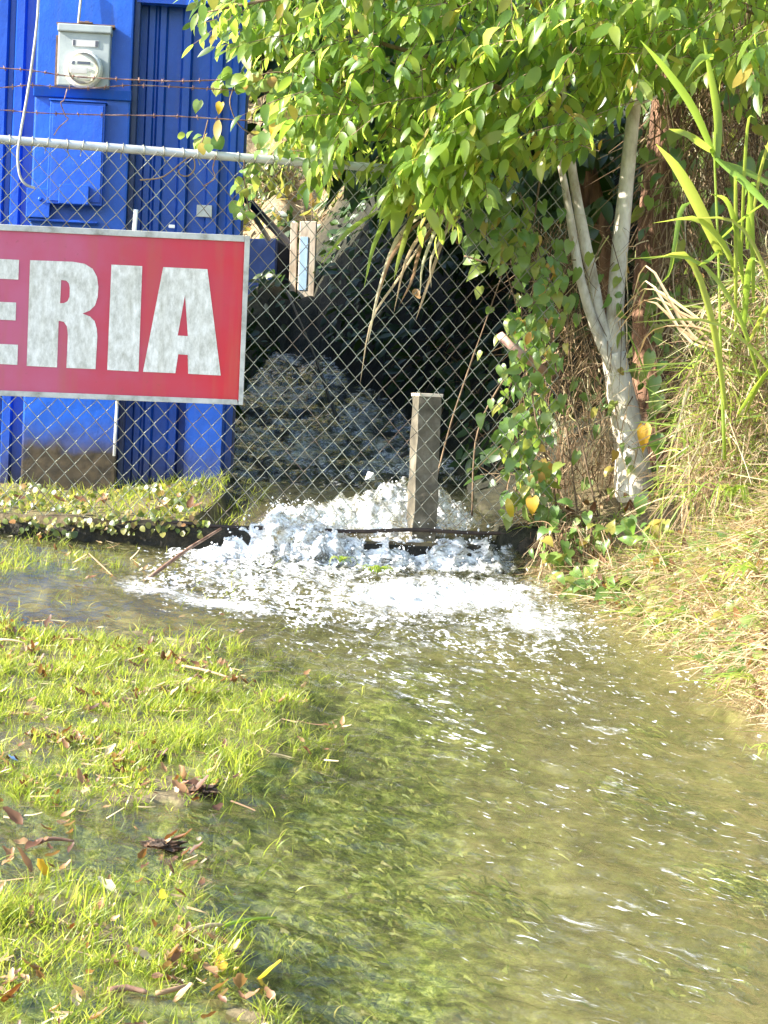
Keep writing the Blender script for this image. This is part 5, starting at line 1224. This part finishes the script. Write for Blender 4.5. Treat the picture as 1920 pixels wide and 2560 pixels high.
# ------------------------------------------------------------------ fallen leaves, twigs and clods on the lawn
def fallen(u, v, size, ml, lab, group, kind='curl'):
    q = at_water(u, v); z = max(h1(q[0], q[1]) + .004, q[2] + .003) + .004 * random.random()
    o = leaf_parts(np.array([[q[0], q[1], z]]), np.array([[random.gauss(0, 1), random.gauss(0, 1), random.gauss(0, .1)]]), np.array([[random.gauss(0, .25), random.gauss(-.3, .25), 1]]), np.array([size]), kind, ml, None, 'fallen_leaf')[0]
    return tag(o, lab, 'fallen leaf', group)
for (cu, cv_, su, sv, n, lab) in ((60, 2150, 70, 60, 11, 'dry leaf in the scatter at the left edge of the bare wet patch'), (420, 2250, 60, 60, 10, 'dry leaf in the drift above the lower lawn'), (440, 2400, 70, 45, 14, 'brown leaf in the drift beside the lower lawn edge'),
                                  (100, 2480, 110, 25, 14, 'brown leaf in the row across the bottom left grass'), (540, 2490, 90, 40, 10, 'dry leaf lying by the water at the bottom of the lawn'), (400, 1720, 90, 35, 12, 'brown leaf in the litter line across the upper lawn'),
                                  (160, 1565, 70, 14, 8, 'orange brown leaf at the upper edge of the lawn'), (500, 1985, 30, 22, 8, 'reddish leaf on the dark clod at the lawn edge'), (380, 1880, 40, 25, 6, 'brown leaf in the muddy hole in the lawn'), (410, 2130, 40, 22, 8, 'brown leaf on the small mud island'),
                                  (300, 1270, 200, 25, 10, 'red brown leaf among the ground cover by the kerb'), (130, 2050, 90, 40, 7, 'pale leaf floating on the bare wet patch')):
    for k in range(n):
        if cv_ < 1340:
            u, v = random.gauss(cu, su * .6), random.gauss(cv_, sv); q = at_y(max(u, 5), v, 8.35); z = h1(q[0], q[1]) + .04
            o = leaf_parts(np.array([[q[0], q[1], z]]), np.array([[random.gauss(0, 1), random.gauss(0, 1), 0]]), np.array([[0, -.5, 1.]]), np.array([.045]), 'curl', M_DRYLEAF, None, 'fallen_leaf')[0]
            tag(o, lab, 'fallen leaf', lab.replace(' leaf', ' leaves', 1)); continue
        fallen(max(4, random.gauss(cu, su)), min(2555, random.gauss(cv_, sv)), random.uniform(.018, .042), M_DRYLEAF, lab, lab.replace(' leaf', ' leaves', 1))
for u, v, ml, s_, lab in ((555, 2440, M_YELLOWLEAF, .05, 'orange leaf floating beside the lower lawn, left of its twin'), (640, 2450, M_YELLOWLEAF, .05, 'orange leaf floating at the lower water edge, right of its twin'), (115, 2190, M_YELLOWLEAF, .055, 'large yellow leaf in the left leaf scatter'),
                          (290, 2235, M_STRAW, .045, 'pale cream leaf lying alone above the lower lawn'), (410, 2255, M_YELLOWLEAF, .045, 'orange curled leaf standing on the wet mud'), (55, 2065, M_DRYLEAF, .05, 'flat reddish leaf floating at the far left'), (190, 2525, M_STRAW, .045, 'white bleached leaf near the bottom edge'),
                          (45, 1905, M_LIGHTBLUE, .03, 'tiny pale blue scrap in the grass at the left edge')):
    fallen(u, v, s_ * .78, ml, lab, None)
def twig(u0, v0, u1, v1, r, ml, lab, cat='twig'):
    a, b = at_water(u0, v0), at_water(u1, v1); za, zb2 = (max(h1(q[0], q[1]), q[2]) + .012 for q in (a, b)); a[2], b[2] = za, zb2
    md = (a + b) / 2 + np.array([.01 * random.gauss(0, 1), .01 * random.gauss(0, 1), .004])
    p = MB(); p.tube(spline([a, md, b], 9), [r * k for k in (1, 1, .97, .95, .92, .88, .84, .75, .6)], 6, jitter=.3); tag(p.build('fallen_twig', ml, smooth=True), lab, cat)
twig(455, 1675, 575, 1705, .004, M_STRAW, 'pale broken twig in the litter line of the upper lawn')
twig(350, 1745, 470, 1722, .0055, M_STICK, 'dark bark strip lying in the upper lawn litter')
twig(0, 1610, 62, 1620, .004, M_STRAW, 'pale twig entering at the left edge of the lawn')
twig(150, 1608, 240, 1614, .0032, M_STRAW, 'thin straw stalk on the upper lawn')
twig(390, 2502, 475, 2478, .0045, M_STRAW, 'yellow dry stalk lying at the bottom of the lawn')
twig(560, 2330, 690, 2310, .003, M_CANE, 'long yellow grass stalk afloat right of the lower lawn')
twig(470, 2345, 560, 2330, .0045, M_STRAW, 'tan dry stalk in the leaf drift beside the lower lawn')
twig(90, 2120, 185, 2118, .0045, M_STICK, 'dark twig lying on the bare wet patch')
twig(270, 2495, 370, 2500, .006, M_STICK, 'thick reddish stalk lying across the bottom grass')
def clod(u, v, s, lab):
    c_ = at_water(u, v); bm = bmesh.new(); bmesh.ops.create_icosphere(bm, subdivisions=4, radius=1.0); VV = np.array([q.co[:] for q in bm.verts]); FF = np.array([[q.index for q in f_.verts] for f_ in bm.faces]); bm.free()
    nn = .8 + .7 * fbm(VV[:, 0] * 2.6 + u, VV[:, 1] * 2.6 + VV[:, 2] * 3, 5, 5, .75); VV = VV * nn[:, None] * np.array([s, s * .9, s * .34]) + c_
    tag(put('mud_clod', VV, FF, M_CLOD, smooth=False), lab, 'clod')
clod(500, 1978, .05, 'dark clod of mud and leaves at the lawn edge'); clod(405, 2118, .055, 'dark mud clod standing in the bare wet patch'); clod(375, 1885, .04, 'small mud clod in the hole of the lawn'); clod(440, 1722, .03, 'mud clod in the litter line of the upper lawn')

# ------------------------------------------------------------------ background growth
def shrub(x, y, r, hgt, n, material, lab, size=.13, zoff=0.0):
    z0 = h1(x, y); th_ = thing('shrub', lab, 'shrub', (x, y, z0))
    p = MB()
    for k in range(4):
        a = random.uniform(0, 6.28); p.tube(spline([(x, y, z0 - .05), (x + .2 * r * math.cos(a), y + .2 * r * math.sin(a), z0 + hgt * .4), (x + .6 * r * math.cos(a), y + .6 * r * math.sin(a), z0 + hgt * .8)], 7), [.025, .022, .018, .015, .012, .008, .005], 5)
    p.build('stem', M_TWIG, th_, smooth=True)
    c_ = unit(RNG.normal(0, 1, (n, 3))) * (RNG.random((n, 1)) ** .45); k = .6 + .5 * fbm(c_[:, 0] * 2.5 + x, c_[:, 2] * 2.5 + c_[:, 1], 71, 3)
    P = np.stack([x + c_[:, 0] * r * (k + .3), y + c_[:, 1] * r * (k + .3), z0 + hgt * .55 + c_[:, 2] * hgt * .55 * (k + .3) + zoff], 1)
    leaves_stuff('crown', P, np.stack([RNG.normal(0, .7, n), RNG.normal(0, .7, n), RNG.normal(-.6, .4, n)], 1), np.stack([RNG.normal(0, .5, n), RNG.normal(-.4, .4, n), np.ones(n)], 1), RNG.uniform(.6, 1.2, n) * size, 'ellipse', material, th_)
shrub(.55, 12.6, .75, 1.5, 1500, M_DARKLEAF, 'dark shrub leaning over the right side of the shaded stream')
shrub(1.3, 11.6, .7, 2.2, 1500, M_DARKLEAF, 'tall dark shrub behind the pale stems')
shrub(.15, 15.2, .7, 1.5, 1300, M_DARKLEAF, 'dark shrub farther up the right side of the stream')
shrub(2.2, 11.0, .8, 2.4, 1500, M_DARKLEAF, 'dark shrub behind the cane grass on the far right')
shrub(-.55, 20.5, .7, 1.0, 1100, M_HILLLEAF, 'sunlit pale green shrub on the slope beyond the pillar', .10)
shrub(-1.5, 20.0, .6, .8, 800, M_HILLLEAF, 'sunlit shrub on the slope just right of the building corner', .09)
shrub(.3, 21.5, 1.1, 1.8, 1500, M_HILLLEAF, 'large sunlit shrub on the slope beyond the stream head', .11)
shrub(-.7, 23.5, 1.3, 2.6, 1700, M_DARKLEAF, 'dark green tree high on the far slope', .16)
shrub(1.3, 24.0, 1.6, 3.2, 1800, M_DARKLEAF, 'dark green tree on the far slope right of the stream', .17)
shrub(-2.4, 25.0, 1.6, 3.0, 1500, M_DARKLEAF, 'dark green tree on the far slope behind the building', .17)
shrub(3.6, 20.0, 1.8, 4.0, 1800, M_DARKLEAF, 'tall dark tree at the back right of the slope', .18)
for x_, y_, r_, h_, n_l, lab in ((-4.5, 22, 2.4, 9, 2200, 'tall tree added behind the blue building roof'), (-.3, 27, 2.8, 9, 2200, 'tall tree added on the far slope straight behind the stream head'),
                            (3.2, 15.5, 2.0, 8, 2000, 'tall tree added on the slope above the slender stems'), (6.5, 21, 2.8, 9, 2000, 'tall tree added at the back far right of the slope'), (5.2, 11.0, 1.8, 7, 1600, 'tall tree added beyond the cane grass on the right')):
    shrub(x_, y_, r_, h_, n_l, M_DARKLEAF, lab, .34)  # added mostly out of view so the ripples reflect dark green
def hill_pt():
    x = random.uniform(-2.2, 1.2); y = random.uniform(17.2, 23); return np.array([x, y, h1(x, y) + .02])
o = strands(1500, hill_pt, .28, M_STRAW, None, 'hillside_grass', .010, .6, (0, -.3, .3)); tag(o, 'dry pale grass on the sunlit slope beyond the stream head', 'dry grass')
n = 6000; x = RNG.uniform(-1.0, 2.2, n); Lb = RNG.uniform(.9, 9.5, n); y = Lb + yF(x)
kp = (x > stream_r(Lb) + .03) & (x < stream_r(Lb) + 1.5) | (x < stream_l(Lb) - .03) & (Lb > 3) & (x > -1.0); x, y = x[kp], y[kp]; n = len(x)
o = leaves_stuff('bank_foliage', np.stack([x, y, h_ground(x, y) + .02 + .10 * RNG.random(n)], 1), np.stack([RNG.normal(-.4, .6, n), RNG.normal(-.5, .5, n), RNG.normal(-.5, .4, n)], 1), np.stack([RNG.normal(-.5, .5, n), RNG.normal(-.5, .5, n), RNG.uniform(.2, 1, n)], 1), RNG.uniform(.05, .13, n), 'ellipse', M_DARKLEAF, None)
tag(o, 'dark leaves clothing the shaded banks of the stream behind the fence', 'ground cover')
def rb_pt():
    while True:
        x = random.uniform(.1, 3.0); y = random.uniform(9.2, 13); L_ = y - yF(x)
        if x > float(stream_r(L_)) + .1: return np.array([x, y, h1(x, y) + .02])
o = strands(2600, rb_pt, .16, M_DEADVINE, None, 'dead_undergrowth', .006, .6, (0, -.3, -.5)); tag(o, 'brown dead undergrowth hanging on the shaded bank behind the tree', 'undergrowth')
shrub(-1.1, 18.3, .35, .5, 500, M_HILLLEAF, 'low sunlit weeds on the slope left of the pale pillar', .07)
shrub(-.2, 18.6, .5, .7, 800, M_HILLLEAF, 'low sunlit weeds on the slope right of the pale pillar', .07)
shrub(-.75, 18.9, .4, .9, 700, M_HILLLEAF, 'sunlit bush directly behind the pale pillar', .08)
shrub(.75, 17.6, .6, 1.0, 900, M_HILLLEAF, 'half sunlit bush at the right rim of the stream head', .09)
n = 900; P = np.array([hill_pt() for _ in range(n)]); P[:, 2] += .03
o = leaves_stuff('hillside_litter', P, RNG.normal(0, 1, (n, 3)), np.stack([RNG.normal(0, .5, n), RNG.normal(-.7, .4, n), np.ones(n)], 1), RNG.uniform(.05, .12, n), 'curl', M_COVER, None)
tag(o, 'yellowing leaves over the sunlit slope beyond the stream head', 'leaf litter')
P = np.concatenate([lawn_points(700, 1.0), lawn_points(900, 1.0)]); sel_ = sstep(0.05, .45, fbm(P[:, 0] * 4.5, P[:, 1] * 4.5, 404, 3)); P = P[RNG.random(len(P)) < .12 + .88 * sel_]; P[:, 2] = np.maximum(P[:, 2], zW(P[:, 0], P[:, 1])); n = len(P); P[:, 2] += .008
o = leaves_stuff('lawn_litter', P, np.stack([RNG.normal(0, 1, n), RNG.normal(0, 1, n), RNG.normal(0, .2, n)], 1), np.stack([RNG.normal(0, .3, n), RNG.normal(-.3, .3, n), np.ones(n)], 1), RNG.uniform(.008, .028, n), 'curl', M_DRYLEAF, None)
P = lawn_points(700); P[:, 2] = np.maximum(P[:, 2], zW(P[:, 0], P[:, 1])) + .004; n = len(P)
o2 = ribbons_np('lawn_straw', P, np.stack([RNG.normal(0, 1, n), RNG.normal(0, .6, n), RNG.normal(0, .15, n)], 1), RNG.uniform(.015, .07, n), RNG.uniform(.002, .005, n), RNG.normal(0, .15, (n, 3)), M_STRAW, None, 4, .5)
tag(o2, 'short dead straw bits lying in the flooded lawn', 'leaf litter')
tag(o, 'small brown bits of litter strewn through the flooded lawn', 'leaf litter')
print('objects', len(bpy.data.objects), 'tris', sum(len(o_.data.polygons) * 2 for o_ in bpy.data.objects if o_.type == 'MESH'))
